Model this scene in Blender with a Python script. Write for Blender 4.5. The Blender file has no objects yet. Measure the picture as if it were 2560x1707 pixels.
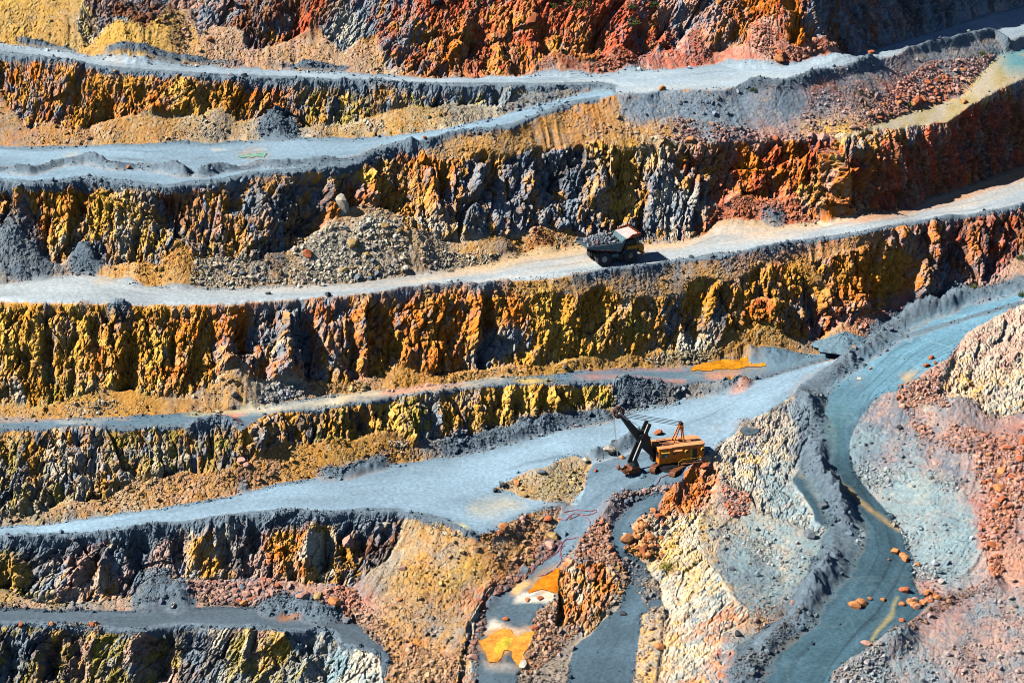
import bpy, bmesh, math, random
import numpy as np
from mathutils import Vector, Matrix
random.seed(7)
RNG = np.random.default_rng(11)
sc = bpy.context.scene
C = sc.collection

# ------------------------------------------------------------------ camera, sky, sun
FW, FH = 2560.0, 1707.0
PITCH = math.radians(18.5)
HFOV = math.radians(24.0)
FOC = FW / 2 / math.tan(HFOV / 2)
CAM = np.array([0.0, 0.0, 150.0])
cd = bpy.data.cameras.new('camera')
cam = bpy.data.objects.new('camera', cd); C.objects.link(cam)
cam.location = CAM
cam.rotation_euler = (math.pi / 2 - PITCH, 0, 0)
cd.sensor_fit = 'HORIZONTAL'; cd.angle = HFOV
cd.clip_start = 1.0; cd.clip_end = 4000.0
sc.camera = cam

SUN_EL, SUN_AZ = math.radians(44.0), math.radians(13.0)   # sun stands at the left, a touch to the viewer's side
sdir = Vector((-math.cos(SUN_EL) * math.cos(SUN_AZ), -math.cos(SUN_EL) * math.sin(SUN_AZ), math.sin(SUN_EL)))
w = bpy.data.worlds.new('World'); sc.world = w; w.use_nodes = True
nt = w.node_tree
sky = nt.nodes.new('ShaderNodeTexSky'); sky.sky_type = 'NISHITA'; sky.sun_disc = False
sky.air_density = .5; sky.dust_density = 0.0; sky.ozone_density = 3.0
sky.sun_elevation = SUN_EL
sky.sun_rotation = math.atan2(sdir.x, sdir.y)
bg = nt.nodes['Background']; bg.inputs['Strength'].default_value = 0.05
nt.links.new(sky.outputs[0], bg.inputs[0])
sl = bpy.data.lights.new('sun', 'SUN'); sl.energy = 5.0; sl.angle = math.radians(0.5); sl.color = (1.0, 0.93, 0.82)
so = bpy.data.objects.new('sun', sl); C.objects.link(so)
so.rotation_euler = (-sdir).to_track_quat('-Z', 'Y').to_euler()
sc.view_settings.view_transform = 'Standard'; sc.view_settings.look = 'None'
sc.view_settings.exposure = 0.85; sc.view_settings.gamma = 1.0
sc.render.engine = 'CYCLES'
sc.cycles.max_bounces = 4; sc.cycles.diffuse_bounces = 0
sc.cycles.filter_width = 1.0
# ------------------------------------------------------------------ small helpers
def tag(o, label, cat, group=None, kind=None):
    o['label'] = label; o['category'] = cat
    if group: o['group'] = group
    if kind: o['kind'] = kind
    return o

def hsh(ix, iy, iz, seed):
    h = (ix.astype(np.uint32) * np.uint32(374761393) + iy.astype(np.uint32) * np.uint32(668265263)
         + iz.astype(np.uint32) * np.uint32(2147483647) + np.uint32((seed * 974634777 + 12345) & 0xffffffff))
    h = (h ^ (h >> np.uint32(13))) * np.uint32(1274126177)
    h = (h ^ (h >> np.uint32(16))) * np.uint32(2246822519)
    return h ^ (h >> np.uint32(15))
def h01(ix, iy, iz, seed):
    return hsh(ix, iy, iz, seed).astype(np.float32) * np.float32(1 / 4294967296.0)

def vnoise(p, seed=0):
    """value noise in [-1,1]; p is (n,3)"""
    f = np.floor(p); i = f.astype(np.int32); t = (p - f).astype(np.float32); t = t * t * (3 - 2 * t)
    out = 0
    for dx in (0, 1):
        wx = t[:, 0] if dx else 1 - t[:, 0]
        for dy in (0, 1):
            wy = wx * (t[:, 1] if dy else 1 - t[:, 1])
            for dz in (0, 1):
                out = out + wy * (t[:, 2] if dz else 1 - t[:, 2]) * h01(i[:, 0] + dx, i[:, 1] + dy, i[:, 2] + dz, seed)
    return out * 2 - 1
def fbm(p, octv=4, seed=0, gain=0.5, lac=2.07):
    a, s, out = 1.0, 0.0, 0
    for k in range(octv):
        out = out + a * vnoise(p, seed + k * 7); s += a
        p = p * lac + 13.7; a *= gain
    return out / s
def blocks(p, seed=0):
    """angular blocks: each jittered cell is a tilted plane; returns height in about [-1,1], and crack closeness 0..1"""
    f = np.floor(p).astype(np.int32)
    n = len(p)
    d1 = np.full(n, 9.0, np.float32); d2 = np.full(n, 9.0, np.float32); hh = np.zeros(n, np.float32); ident = np.zeros(n, np.float32)
    p = p.astype(np.float32)
    for dx in (-1, 0, 1):
        for dy in (-1, 0, 1):
            for dz in (-1, 0, 1):
                cx, cy, cz = f[:, 0] + dx, f[:, 1] + dy, f[:, 2] + dz
                r = hsh(cx, cy, cz, seed)
                a = (r & np.uint32(1023)).astype(np.float32) / 1023
                b = ((r >> np.uint32(10)) & np.uint32(1023)).astype(np.float32) / 1023
                c = ((r >> np.uint32(20)) & np.uint32(1023)).astype(np.float32) / 1023
                ux = p[:, 0] - cx - a; uy = p[:, 1] - cy - b; uz = p[:, 2] - cz - c
                d = ux * ux + uy * uy + uz * uz
                nearer = d < d1
                d2 = np.where(nearer, d1, np.minimum(d2, d))
                d1 = np.where(nearer, d, d1)
                q = (r * np.uint32(2654435761))
                g = (q & np.uint32(1023)).astype(np.float32) / 511.5 - 1
                g2 = ((q >> np.uint32(10)) & np.uint32(1023)).astype(np.float32) / 511.5 - 1
                h0 = ((q >> np.uint32(20)) & np.uint32(1023)).astype(np.float32) / 511.5 - 1
                ident = np.where(nearer, (q >> np.uint32(7)).astype(np.float32) / 33554432.0, ident)
                hh = np.where(nearer, 0.62 * h0 + 1.1 * (g * ux + g2 * uz), hh)
    blocks.ident = ident
    return hh, np.clip(1 - (np.sqrt(d2) - np.sqrt(d1)) * 5, 0, 1)

TO = dict(A=(0, 0), B=(850, 0), C=(1700, 0), D=(0, 570), E=(850, 570), F=(1700, 570), G=(0, 1137), H=(850, 1137), I=(1700, 1137))
TS = 860 / 2352.0
def tl(s):
    """'A 0,290 500,350 B 0,495' -> points in photograph pixels (tiles of the survey sheet)"""
    out = []; o = (0, 0); k = TS
    for w_ in s.split():
        if w_ in TO: o = TO[w_]; k = TS
        elif w_ == 'P': o = (0, 0); k = 1.0
        else:
            a, b = w_.split(','); out.append((o[0] + float(a) * k, o[1] + float(b) * k))
    return out

# ------------------------------------------------------------------ survey lines of the pit, top to bottom
L = {}
L[0] = tl('P -450,30 A 0,292 500,352 700,398 1000,420 1500,455 2000,480 2352,492 B 400,515 850,525 1300,510 1500,505 1800,495 2000,478 2352,462 C 250,435 450,440 700,450 850,420 1000,405 1150,380 1300,352 1500,285 1800,195 2000,135 2352,25 P 2960,-110')
L[1] = tl('P -450,50 A 0,360 500,430 700,465 1000,490 1500,520 2000,540 2352,550 B 0,555 400,575 850,585 1300,582 1500,580 1800,578 1860,590 1900,640 2100,640 2200,618 2352,612 C 0,620 250,618 450,590 700,572 850,543 1000,500 1150,462 1300,425 1500,375 1560,345 1700,310 1850,282 2020,243 2150,232 2240,280 2352,250 P 2960,-20')
L[2] = tl('P -450,380 A 0,1000 300,1005 700,990 1000,985 1200,965 1500,970 1800,950 2000,935 2352,945 B 0,945 300,930 500,905 700,880 850,850 1000,810 1200,760 1400,710 1600,650 1750,612 1850,592 P 1530,216.5 1545,234 2960,-20')
L[3] = tl('P -450,440 A 0,1225 200,1250 400,1240 570,1215 1000,1262 1150,1280 1300,1250 1500,1238 1700,1190 2000,1168 2200,1140 2352,1130 B 130,1110 230,1040 400,978 600,975 700,930 900,900 1000,895 1200,850 1400,770 1600,700 1800,670 1895,645 P 1545,236 2960,-20')
L[4] = tl('P -450,720 D 0,385 200,355 400,320 550,310 650,312 800,350 1000,395 1300,402 1500,410 1900,395 2352,375 E 0,375 200,355 480,320 700,280 900,262 1050,240 1250,172 1500,135 1650,108 1800,98 2060,98 2352,92 C 250,1550 500,1542 700,1532 900,1520 1200,1450 1450,1430 1600,1420 1700,1350 1900,1290 2050,1230 2250,1160 2352,1135 P 2960,255')
L[5] = tl('P -450,745 D 0,500 250,510 620,520 1100,522 1500,520 1800,505 1950,490 2150,480 2352,467 E 0,465 200,455 400,432 700,405 830,392 1000,385 1130,370 1400,345 1700,318 1900,285 2100,270 2250,240 2352,225 F 0,222 130,212 260,188 330,190 700,130 850,97 1000,72 1200,45 C 1500,1545 1700,1510 1850,1490 2000,1480 2200,1440 2352,1410 P 2960,410')
L[6] = tl('P -450,1050 D 0,1300 400,1305 800,1290 1200,1268 1500,1245 1800,1215 2000,1175 2200,1150 2330,1128 E 50,1132 250,1108 500,1078 800,1050 1000,1022 1200,1018 1450,1000 1700,965 2000,958 2352,945 F 100,930 200,910 450,888 700,868 850,858 1000,850 1150,848 1240,838 1290,765 1400,682 1550,602 1650,572 1900,480 2070,452 2352,390 P 2960,640')
L[7] = tl('P -450,1075 D 0,1360 300,1370 600,1350 850,1368 1100,1350 1300,1350 1420,1330 1500,1308 1580,1320 1640,1375 1750,1300 1850,1262 2000,1240 2200,1230 2352,1208 E 50,1200 200,1180 400,1140 600,1120 800,1082 1000,1078 1200,1062 1450,1050 1700,1055 1900,1055 2100,1060 2352,1065 F 150,1042 300,1042 420,1062 P 1855,958 2960,640')
L[8] = tl('P -450,1340 G 0,485 300,465 600,430 900,390 1200,340 1500,290 1700,250 1900,195 2100,165 2352,145 H 200,92 400,60 780,5 E 830,1530 1000,1500 1200,1460 1400,1410 1480,1365 1700,1330 1850,1290 2000,1250 2352,1180 F 150,1160 270,1120 370,1090 430,1062 P 1858,960 2960,642')
L[9] = tl('P -450,1370 G 0,570 300,560 600,542 900,510 1150,475 1500,440 1700,402 1900,390 2150,400 2352,388 H 100,380 400,375 450,400 600,412 750,452 850,502 950,545 1100,500 1150,470 1300,402 1500,360 1600,420 1700,470 1760,400 1850,312 2000,235 2300,150 P 1743,1152 1763,1141 1783,1130 1798,1113 1820,1095 F 400,1380 480,1310 620,1240 700,1180 830,1105 900,1050 1000,980 1180,890 1230,872 1260,850 P 2200,820 2960,642')
L[10] = tl('P -450,1510 G 0,1045 300,1050 700,1062 1000,1060 1200,1040 1500,1035 1750,1040 1950,1090 2352,1130 P 1000,1580 1100,1900 2960,2100')
L[11] = tl('P -450,1560 G 0,1150 300,1150 600,1155 800,1190 940,1195 1190,1157 1600,1170 1750,1162 1900,1200 2100,1195 2190,1172 2300,1215 H 0,1285 200,1330 270,1340 330,1400 P 960,1707 985,1950 2960,2200')

# regions: name -> (slope deg, azimuth ctrl [(x,az)...], roughness kind, solver weight)
REG = {}
ORDER = []
def region(key, slope, az, kind, wt=1.0):
    REG[key] = dict(i=len(ORDER), slope=slope, az=az if isinstance(az, list) else [(0, az)], kind=kind, wt=wt); ORDER.append(key)
region('W0', 48, [(-300, -20), (600, -8), (1300, 0), (1700, 12), (1900, 30), (2100, 48), (2900, 52)], 'rock')
region('R1', 0, 0, 'road', 3)
region('W0R', 70, [(1900, 50), (2100, 60), (2900, 64)], 'rock', 4)
region('W2R', 69, [(2000, 54), (2200, 64), (2900, 66)], 'rock', 5)
region('TOP', 6, 20, 'scree', 3)
region('W1', 55, [(-300, -28), (300, -22), (700, -6), (1100, 8), (1500, 25)], 'rock')
region('R2', 0, 0, 'road', 3)
region('W2', 55, [(-300, -4), (600, 4), (1000, 14), (1600, 16), (1900, 26), (2050, 48), (2300, 52)], 'rock')
region('R3', 0, 0, 'road', 3)
region('W3', 55, [(-300, -3), (700, 3), (1300, 15), (2000, 20), (2400, 32)], 'rock')
region('R4', 0, 0, 'road', 3)
region('W4', 53, [(-300, 2), (700, 8), (1800, 20)], 'rock')
region('R5', 0, 0, 'road', 3)
region('W5', 56, [(-300, 0), (900, 10), (1200, 20)], 'rock')
region('R6', 0, 0, 'road', 3)
region('W6', 62, [(-300, 0), (900, 8)], 'rock')
region('HILL', 36, [(2150, -22), (2700, -15)], 'scree', 3)
region('S0', 38, [(-300, -15), (1000, 0), (1700, 12), (2100, 30)], 'scree')
region('S1', 36, [(-300, -24), (700, -5), (1500, 22)], 'scree')
region('S2', 36, [(-300, 0), (900, 10), (2000, 24)], 'scree')
region('S3', 36, [(-300, 0), (900, 8), (2000, 20)], 'scree')
region('S4', 36, [(-300, 2), (900, 10), (1800, 20)], 'scree')
region('S5', 35, [(-300, 0), (900, 0)], 'scree')
region('CAP', 44, [(900, 12), (2000, 18)], 'scree')
region('SPOIL', 35, [(1500, 14), (2300, 30), (2500, 40)], 'scree')
region('YB', 2, 0, 'road', 2)
region('BUTT', 50, -28, 'rock', 3)
region('SLOPE', 37, [(900, -18), (1500, -28)], 'scree', 3)
region('KNOB', 62, [(1300, -15), (1600, -15)], 'rock', 3)
region('KB', 22, -20, 'scree', 3)
region('PATH', 3, -25, 'road', 2.5)
region('R8', 4, -25, 'road', 2.5)
region('RFACE', 62, -42, 'rock', 3)
region('RIDGE', 34, -40, 'scree', 3)
region('RTOP', 44, -30, 'rock', 3)
region('RBENCH', 10, -30, 'scree', 3)
region('R7', 3, -10, 'road', 3)
region('HFACE', 46, -34, 'rock', 3)
region('CYAN', 38, -38, 'scree', 3)
region('LOWR', 30, -34, 'scree', 3)
region('MOUND', 30, -25, 'scree')

SP = 2.0                                   # photograph pixels per raster cell
X0, X1, Y0, Y1 = -300.0, 2860.0, -260.0, 1960.0
NX, NY = int((X1 - X0) / SP) + 1, int((Y1 - Y0) / SP) + 1
xs = X0 + SP * np.arange(NX); ys = Y0 + SP * np.arange(NY)
LAB = np.zeros((NY, NX), np.int16)
def line_y(k):
    p = np.array(sorted(L[k])); return np.interp(xs, p[:, 0], p[:, 1])
LY = [line_y(k) for k in range(12)]
for k in range(1, 12): LY[k] = np.maximum(LY[k], LY[k - 1])
names = ['W0', 'R1', 'W1', 'R2', 'W2', 'R3', 'W3', 'R4', 'W4', 'R5', 'W5', 'R6', 'W6']
YY = ys[:, None]
for k in range(12):
    LAB = np.where(YY >= LY[k][None, :], np.int16(REG[names[k + 1]]['i']), LAB)
LAB = np.where((xs[None, :] > 1420) & (YY >= LY[9][None, :]), np.int16(REG['RIDGE']['i']), LAB)
LAB = np.where((xs[None, :] > 2145) & (YY >= LY[9][None, :]), np.int16(REG['HILL']['i']), LAB)

def fill_mask(pts):
    m = np.zeros((NY, NX), bool)
    p = np.array(pts); q = np.roll(p, -1, 0)
    j0 = max(0, int((p[:, 1].min() - Y0) / SP)); j1 = min(NY - 1, int((p[:, 1].max() - Y0) / SP) + 1)
    for j in range(j0, j1 + 1):
        y = ys[j] + 0.001
        c = (p[:, 1] <= y) != (q[:, 1] <= y)
        if not c.any(): continue
        xx = np.sort(p[c, 0] + (y - p[c, 1]) / (q[c, 1] - p[c, 1]) * (q[c, 0] - p[c, 0]))
        for a, b in zip(xx[::2], xx[1::2]):
            i0 = max(0, int(math.ceil((a - X0) / SP))); i1 = min(NX, int((b - X0) / SP) + 1)
            if i1 > i0: m[j, i0:i1] = True
    return m
def paint(key, s, only=None):
    m = fill_mask(tl(s) if isinstance(s, str) else s)
    if only is not None: m &= np.isin(LAB, [REG[k]['i'] for k in only])
    LAB[m] = REG[key]['i']

# faces that turn away to the right
paint('W0R', 'C 800,-800 840,-20 850,150 900,280 1060,340 1150,380 2352,25 P 2960,-110 2960,-260', ['W0'])
paint('W2R', 'C 1130,930 1160,1060 1210,1250 1300,1400 1420,1470 1600,1430 2352,1150 P 2960,300 2960,100 C 2352,540 1950,700', ['W2'])
paint('TOP', 'P 1850,-400 1880,-130 2050,-150 2300,-200 2960,-255 2960,-400')  # unseen flat ground above the frame, added to shorten the wall's shadow
# screes, spoil and other faces
paint('S0', 'P -300,-260 A 0,-700 520,-700 560,0 540,170 600,300 700,240 800,180 1000,300 1150,60 1300,60 1380,250 1450,160 1640,190 1700,330 1900,300 2150,170 2352,380 2352,520 P 860,210 -300,120', ['W0'])
paint('S0', 'B 0,370 120,270 240,240 300,470 420,520 0,520', ['W0'])
paint('S0', 'B 1250,515 1480,395 1620,432 1800,400 1900,300 2030,385 2140,360 2250,320 2352,320 C 0,330 100,160 190,330 300,350 450,340 505,185 620,235 800,330 940,292 1110,330 1130,362 700,460 450,450 0,460 B 2000,490', ['W0'])
paint('S1', 'P -300,380 A 0,560 60,720 200,880 330,830 480,880 620,870 740,800 1000,770 1300,790 1500,760 1650,820 1800,790 1900,790 2050,870 2200,850 2352,850 B 60,850 200,790 480,725 600,735 750,705 900,700 1100,722 1250,640 1450,605 1860,588 1750,640 1000,830 0,960 A 1500,990 0,1020', ['W1'])
paint('S2', 'P -300,720 D 0,50 60,-40 130,20 200,100 300,200 420,240 550,80 680,250 900,250 1100,260 1250,130 1300,230 1500,200 1750,240 1950,170 2050,120 2130,30 B 0,1450 90,1420 250,1450 330,1430 450,1550 E 300,20 450,20 500,80 620,60 800,90 950,60 1150,60 1350,20 1480,20 1600,10 1700,50 1800,110 900,290 0,390 D 1500,430 0,400', ['W2'])
paint('S2', 'C 150,1550 300,1420 400,1390 520,1410 700,1350 850,1300 880,1500 1300,1440 1500,1380 1600,1440 900,1540', ['W2'])
paint('S3', 'P -300,1050 D 0,1190 200,1200 350,1210 520,1150 880,1090 1000,1140 1250,1150 1480,1050 1650,930 1700,1100 1850,1050 2100,1040 2352,1060 E 100,1030 280,1000 400,930 600,990 880,960 980,950 1250,930 1400,930 1600,880 1850,850 2000,860 2200,830 2352,845 F 250,830 350,770 430,790 550,720 620,720 700,770 1000,750 1120,690 1180,690 1250,605 1450,560 1540,350 1560,400 1640,520 1680,590 1400,700 1240,860 0,960 E 1500,1010 0,1150 D 1000,1300 0,1310', ['W3'])
paint('S3', 'F 2070,470 2250,250 2300,180 2352,130 P 2960,450 2960,660 F 2352,420', ['W3'])
paint('S4', 'D 1680,1580 1900,1480 2100,1470 2330,1410 E 30,1440 120,1430 200,1400 380,1380 500,1480 600,1440 900,1410 1080,1380 1250,1310 1600,1250 1850,1230 1960,1090 2100,1060 2352,1065 F 420,1040 460,1070 0,1200 E 1500,1370 900,1530 H 0,130 G 1500,300 0,490 0,410 200,390 450,310 700,300 900,170 1100,130 1270,105 1450,110 1700,50', ['W4'])
paint('S5', 'P -300,1490 G 0,900 100,950 250,1000 400,1000 700,1000 900,960 1050,870 1250,840 1500,850 1800,830 2000,850 2100,880 2352,880 H 60,900 80,1150 0,1080 G 1500,1060 0,1060', ['W5'])
paint('CAP', 'B 540,990 600,965 700,925 900,890 1000,890 1200,845 1400,765 1600,695 1800,665 1910,640 1930,760 1990,830 2060,930 2200,960 2150,1010 1900,1020 1780,970 1500,1030 1350,1010 1150,1080 1000,1030 900,1090 700,1100 580,1040', ['W2'])
paint('CAP', 'E 1120,360 1400,340 1700,312 2100,265 2352,220 2352,470 2200,480 1950,490 1800,400 1650,470 1400,430 1250,480 1130,420', ['W3'])
paint('CAP', 'F 0,210 330,180 700,125 850,95 1350,5 1450,60 1300,120 900,230 1050,420 960,400 700,230 500,300 300,380 150,330 0,400', ['W3'])
paint('SPOIL', 'B 1900,645 2100,640 2200,618 2352,612 C 0,620 250,618 450,590 700,572 850,543 1000,500 1150,462 1300,425 1500,375 1560,345 1700,310 1850,282 2020,243 2150,232 2240,285 2352,260 P 2960,-10 2960,60 2660,120 C 2352,330 2200,370 2120,430 2050,500 1950,640 1850,690 1650,750 1500,790 1300,870 1150,915 1050,942 800,962 500,972 200,985 0,985 B 2200,950 2050,930 1980,820 1910,760')
paint('YB', 'C 1120,920 1150,915 1300,870 1500,790 1650,750 1850,690 1950,640 2050,500 2120,430 2200,370 2352,330 P 2660,100 2960,20 2960,80 2660,160 C 2352,540 2250,580 2100,650 1950,730 1840,822 1600,848 1500,872 1300,885 1150,937')
paint('BUTT', 'C 760,1310 900,1180 1060,1060 1120,1050 1180,1250 1260,1400 1200,1480 1000,1530 880,1490')
paint('SLOPE', 'H 450,410 600,415 750,455 850,505 960,548 1100,500 1300,405 1500,362 1500,420 1420,560 1280,760 1180,850 1000,960 900,1130 850,1300 800,1559 P 1120,2000 960,2000 H 300,1559 350,1400 270,1250 100,1100 60,1000 80,900 300,700 400,560 440,450')
paint('MOUND', 'H 1040,240 1150,190 1290,110 1400,80 1500,40 1600,10 1700,20 1720,80 1700,150 1690,210 1620,300 1560,350 1400,330 1250,290 1150,250')
# lower right
paint('R5', 'H 1500,360 1560,350 1690,210 1720,60 1800,-60 2352,-400 2352,60 2300,160 2000,240 1850,320 1700,480 1480,420')
paint('PATH', 'H 1510,362 1640,330 1690,210 1720,60 2352,-100 2340,215 2150,235 2000,270 1850,345 1750,470 1620,630 1520,730 1500,800 1490,960 1340,1080 1350,1200 1280,1350 1230,1500 P 1290,2000 1130,2000 H 900,1559 900,1350 960,1150 1010,1000 1180,860 1300,760 1430,570 1500,440')
paint('KB', 'H 2290,205 2352,205 2340,230 2100,275 1950,350 1850,470 1840,590 1900,720 1960,800 1990,860 1940,950 1900,1050 1750,1170 1600,1300 1540,1559 P 1420,2000 1290,2000 H 1230,1500 1280,1350 1350,1200 1340,1080 1490,960 1500,800 1520,730 1620,630 1750,470 1850,340 2000,268 2150,228')
paint('KNOB', 'H 1500,760 1560,700 1650,720 1830,740 1850,830 1900,900 1880,1000 1760,1160 1650,1230 1640,1150 1500,1170 1480,1100 1495,960')
paint('R8', 'H 2352,225 2330,250 2290,285 2240,360 2080,420 1990,480 2050,600 1940,640 2060,720 2200,800 2080,900 2290,960 2200,1040 2070,1100 2050,1300 2000,1559 P 1560,2000 1420,2000 H 1540,1559 1600,1300 1750,1170 1900,1050 1940,950 1990,860 1960,800 1900,720 1840,590 1850,470 1950,350 2100,275')
paint('RFACE', 'P 1700,1210 1730,1165 1745,1150 1775,1140 1792,1150 I 260,120 230,260 110,480 180,690 300,850 340,930 490,1070 400,1150 280,1200 250,1320 350,1340 250,1500 380,1559 P 1860,2000 1680,2000 I -150,1559 -120,1300 -100,1100 -150,900 -220,760 -170,640 -190,480 -160,380 -110,240')
paint('RTOP', 'I 260,110 F 250,1530 300,1460 400,1380 480,1310 620,1240 700,1180 780,1170 900,1270 870,1500 I 780,180 850,280 920,440 1000,500 930,560 800,470 650,430 550,370 500,250 350,200')
paint('RBENCH', 'I 190,700 300,610 500,600 650,740 720,860 720,960 640,1060 490,1070 340,930 300,850')
paint('R7', 'F 1180,880 1240,840 1290,765 1400,682 1550,602 1650,572 1900,480 2070,452 2352,390 P 2960,640 2960,700 F 2352,500 2300,515 2100,640 1960,720 1900,800 1830,900 1700,980 1550,1080 1450,1110 1380,1130 1300,1210 1250,1290 1190,1400 1150,1559 I 1150,0 1200,130 1300,260 1400,370 1500,480 1560,560 1600,700 1570,850 1620,950 1780,960 1650,1080 1500,1190 1350,1270 1250,1320 1050,1480 1030,1559 P 2040,2000 1860,2000 I 380,1559 400,1300 550,1200 700,1070 780,1010 870,820 960,650 1000,500 920,440 850,280 760,170 F 900,1500 930,1300 900,1230 830,1110 900,1050 1000,980')
paint('HFACE', 'F 2352,480 2150,600 1970,700 1940,760 1880,860 1840,950 1780,1080 1730,1170 1790,1220 1900,1230 1970,1200 2080,1290 2200,1290 2352,1240 P 2960,1040 2960,690')
paint('CYAN', 'I 1150,0 F 1190,1400 1280,1290 1450,1350 1550,1400 1650,1559 I 1700,60 1900,180 1990,300 2050,450 2020,600 2100,700 2130,870 1950,915 1780,960 1620,950 1570,850 1600,700 1560,560 1500,480 1400,370 1300,260 1200,130')
paint('LOWR', 'I 1030,1559 1050,1480 1250,1320 1350,1270 1500,1190 1650,1080 1780,960 1950,915 2130,870 2352,900 P 2960,1480 2960,2000 2040,2000')

# wobble the borders so that no edge is ruler-straight
gx, gy = np.meshgrid(xs, ys)
P2 = np.stack([gx.ravel() / 44, gy.ravel() / 44, np.zeros(gx.size)], 1)
wx = (fbm(P2, 2, 5) * 9).reshape(NY, NX); wy = (fbm(P2, 2, 31) * 4).reshape(NY, NX)
ii = np.clip(np.arange(NX)[None, :] + np.rint(wx / SP).astype(int), 0, NX - 1)
jj = np.clip(np.arange(NY)[:, None] + np.rint(wy / SP).astype(int), 0, NY - 1)
LAB = LAB[jj, ii]

# ------------------------------------------------------------------ integrate the slopes into one surface
CP, SPI = math.cos(PITCH), math.sin(PITCH)
def rays(px, py):
    a = (px - FW / 2) / FOC; b = -(py - FH / 2) / FOC
    # camera right = +x, forward = (0,CP,-SPI), up = (0,SPI,CP)
    return np.stack([a, CP + b * SPI, -SPI + b * CP], -1)
nreg = len(ORDER)
SL = np.array([math.radians(REG[k]['slope']) for k in ORDER]); WT = np.array([REG[k]['wt'] for k in ORDER])
def solve(f, init=None, iters=300):
    lab = LAB[::f, ::f]; px = xs[::f]; py = ys[::f]
    gx, gy = np.meshgrid(px, py)
    az = np.zeros(lab.shape)
    for k in ORDER:
        m = lab == REG[k]['i']
        if m.any():
            p = np.array(REG[k]['az'], float); az[m] = np.interp(gx[m], p[:, 0], p[:, 1])
    az = np.radians(az); s = SL[lab]
    n = np.stack([np.sin(s) * np.sin(az), -np.sin(s) * np.cos(az), np.cos(s)], -1)
    r = rays(gx, gy); st = f * SP / FOC
    ru = np.array([st, 0, 0]); rv = np.array([0, -SPI * st, -CP * st])
    nr = (n * r).sum(-1)
    gu = -(n @ ru) / nr; gv = -(n @ rv) / nr
    wt = WT[lab]
    isroad = np.array([REG[k]['kind'] == 'road' for k in ORDER])[lab]
    wu_ = np.where(isroad, wt, 0.35 * wt); wv_ = np.where(isroad, wt * 1.5, 1.0)
    Gu = (gu[:, 1:] + gu[:, :-1]) / 2; Wu = (wu_[:, 1:] + wu_[:, :-1]) / 2
    Gv = (gv[1:] + gv[:-1]) / 2; Wv = (wv_[1:] + wv_[:-1]) / 2
    def A(x):
        du = Wu * (x[:, 1:] - x[:, :-1]); dv = Wv * (x[1:] - x[:-1])
        o = 1e-7 * x
        o[:, 1:] += du; o[:, :-1] -= du; o[1:] += dv; o[:-1] -= dv
        return o
    b = np.zeros(lab.shape)
    b[:, 1:] += Wu * Gu; b[:, :-1] -= Wu * Gu; b[1:] += Wv * Gv; b[:-1] -= Wv * Gv
    D = np.full(lab.shape, 1e-7); D[:, 1:] += Wu; D[:, :-1] += Wu; D[1:] += Wv; D[:-1] += Wv
    x = np.zeros(lab.shape) if init is None else init
    rr = b - A(x); z = rr / D; p = z.copy(); rz = (rr * z).sum()
    for it in range(iters):
        Ap = A(p); al = rz / (p * Ap).sum(); x = x + al * p; rr = rr - al * Ap
        z = rr / D; rz2 = (rr * z).sum(); p = z + rz2 / rz * p; rz = rz2
        if rz < 1e-12: break
    return x
def resample(a, fa, shape, fb):
    jy = np.clip(np.arange(shape[0]) * fb / fa, 0, a.shape[0] - 1); ix = np.clip(np.arange(shape[1]) * fb / fa, 0, a.shape[1] - 1)
    j0 = np.minimum(jy.astype(int), a.shape[0] - 2); i0 = np.minimum(ix.astype(int), a.shape[1] - 2)
    ty = (jy - j0)[:, None]; tx = (ix - i0)[None, :]
    A_ = a[j0][:, i0]; B_ = a[j0][:, i0 + 1]; C_ = a[j0 + 1][:, i0]; D_ = a[j0 + 1][:, i0 + 1]
    return (A_ * (1 - tx) + B_ * tx) * (1 - ty) + (C_ * (1 - tx) + D_ * tx) * ty
rho = None; fprev = None
for f, itn in ((16, 900), (8, 300), (4, 200), (2, 110)):
    shp = LAB[::f, ::f].shape
    rho = solve(f, None if rho is None else resample(rho, fprev, shp, f), itn); fprev = f
rho = resample(rho, 2, (NY, NX), 1)
def cell(px, py): return int(round((py - Y0) / SP)), int(round((px - X0) / SP))
j, i = cell(1560, 655)
rho = rho - rho[j, i] + math.log(484.0)
BASE = (CAM + np.exp(rho)[..., None] * rays(*np.meshgrid(xs, ys))).astype(np.float64)
# ------------------------------------------------------------------ working grid: full inside the frame, coarser in the margins
ix = np.unique(np.concatenate([np.arange(0, NX, 5), np.nonzero((xs > -40) & (xs < FW + 40))[0], [NX - 1]]))
iy = np.unique(np.concatenate([np.arange(0, NY, 5), np.nonzero((ys > -40) & (ys < FH + 40))[0], [NY - 1]]))
def blur(a, n, it=2):
    """box blur, n cells either way"""
    for _ in range(it):
        for ax in (0, 1):
            p = [(0, 0), (0, 0)] + [(0, 0)] * (a.ndim - 2); p[ax] = (n + 1, n)
            c = np.cumsum(np.pad(a, p, mode='edge'), axis=ax, dtype=np.float64)
            a = (np.take(c, range(2 * n + 1, c.shape[ax]), ax) - np.take(c, range(0, c.shape[ax] - 2 * n - 1), ax)) / (2 * n + 1)
    return a
kinds = np.array([REG[k]['kind'] for k in ORDER])
Kr = blur((kinds == 'rock')[LAB].astype(np.float32), 2, 2)
Ks = blur((kinds == 'scree')[LAB].astype(np.float32), 2, 2)
Kd = blur((kinds == 'road')[LAB].astype(np.float32), 2, 1)
# soften the creases of the base a little, then its normals
dU = np.gradient(BASE, axis=1); dV = np.gradient(BASE, axis=0)
NRM = np.cross(dU, -dV); NRM = np.stack([blur(NRM[..., k], 9, 2) for k in range(3)], -1)
NRM /= np.linalg.norm(NRM, axis=-1, keepdims=True)

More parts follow.
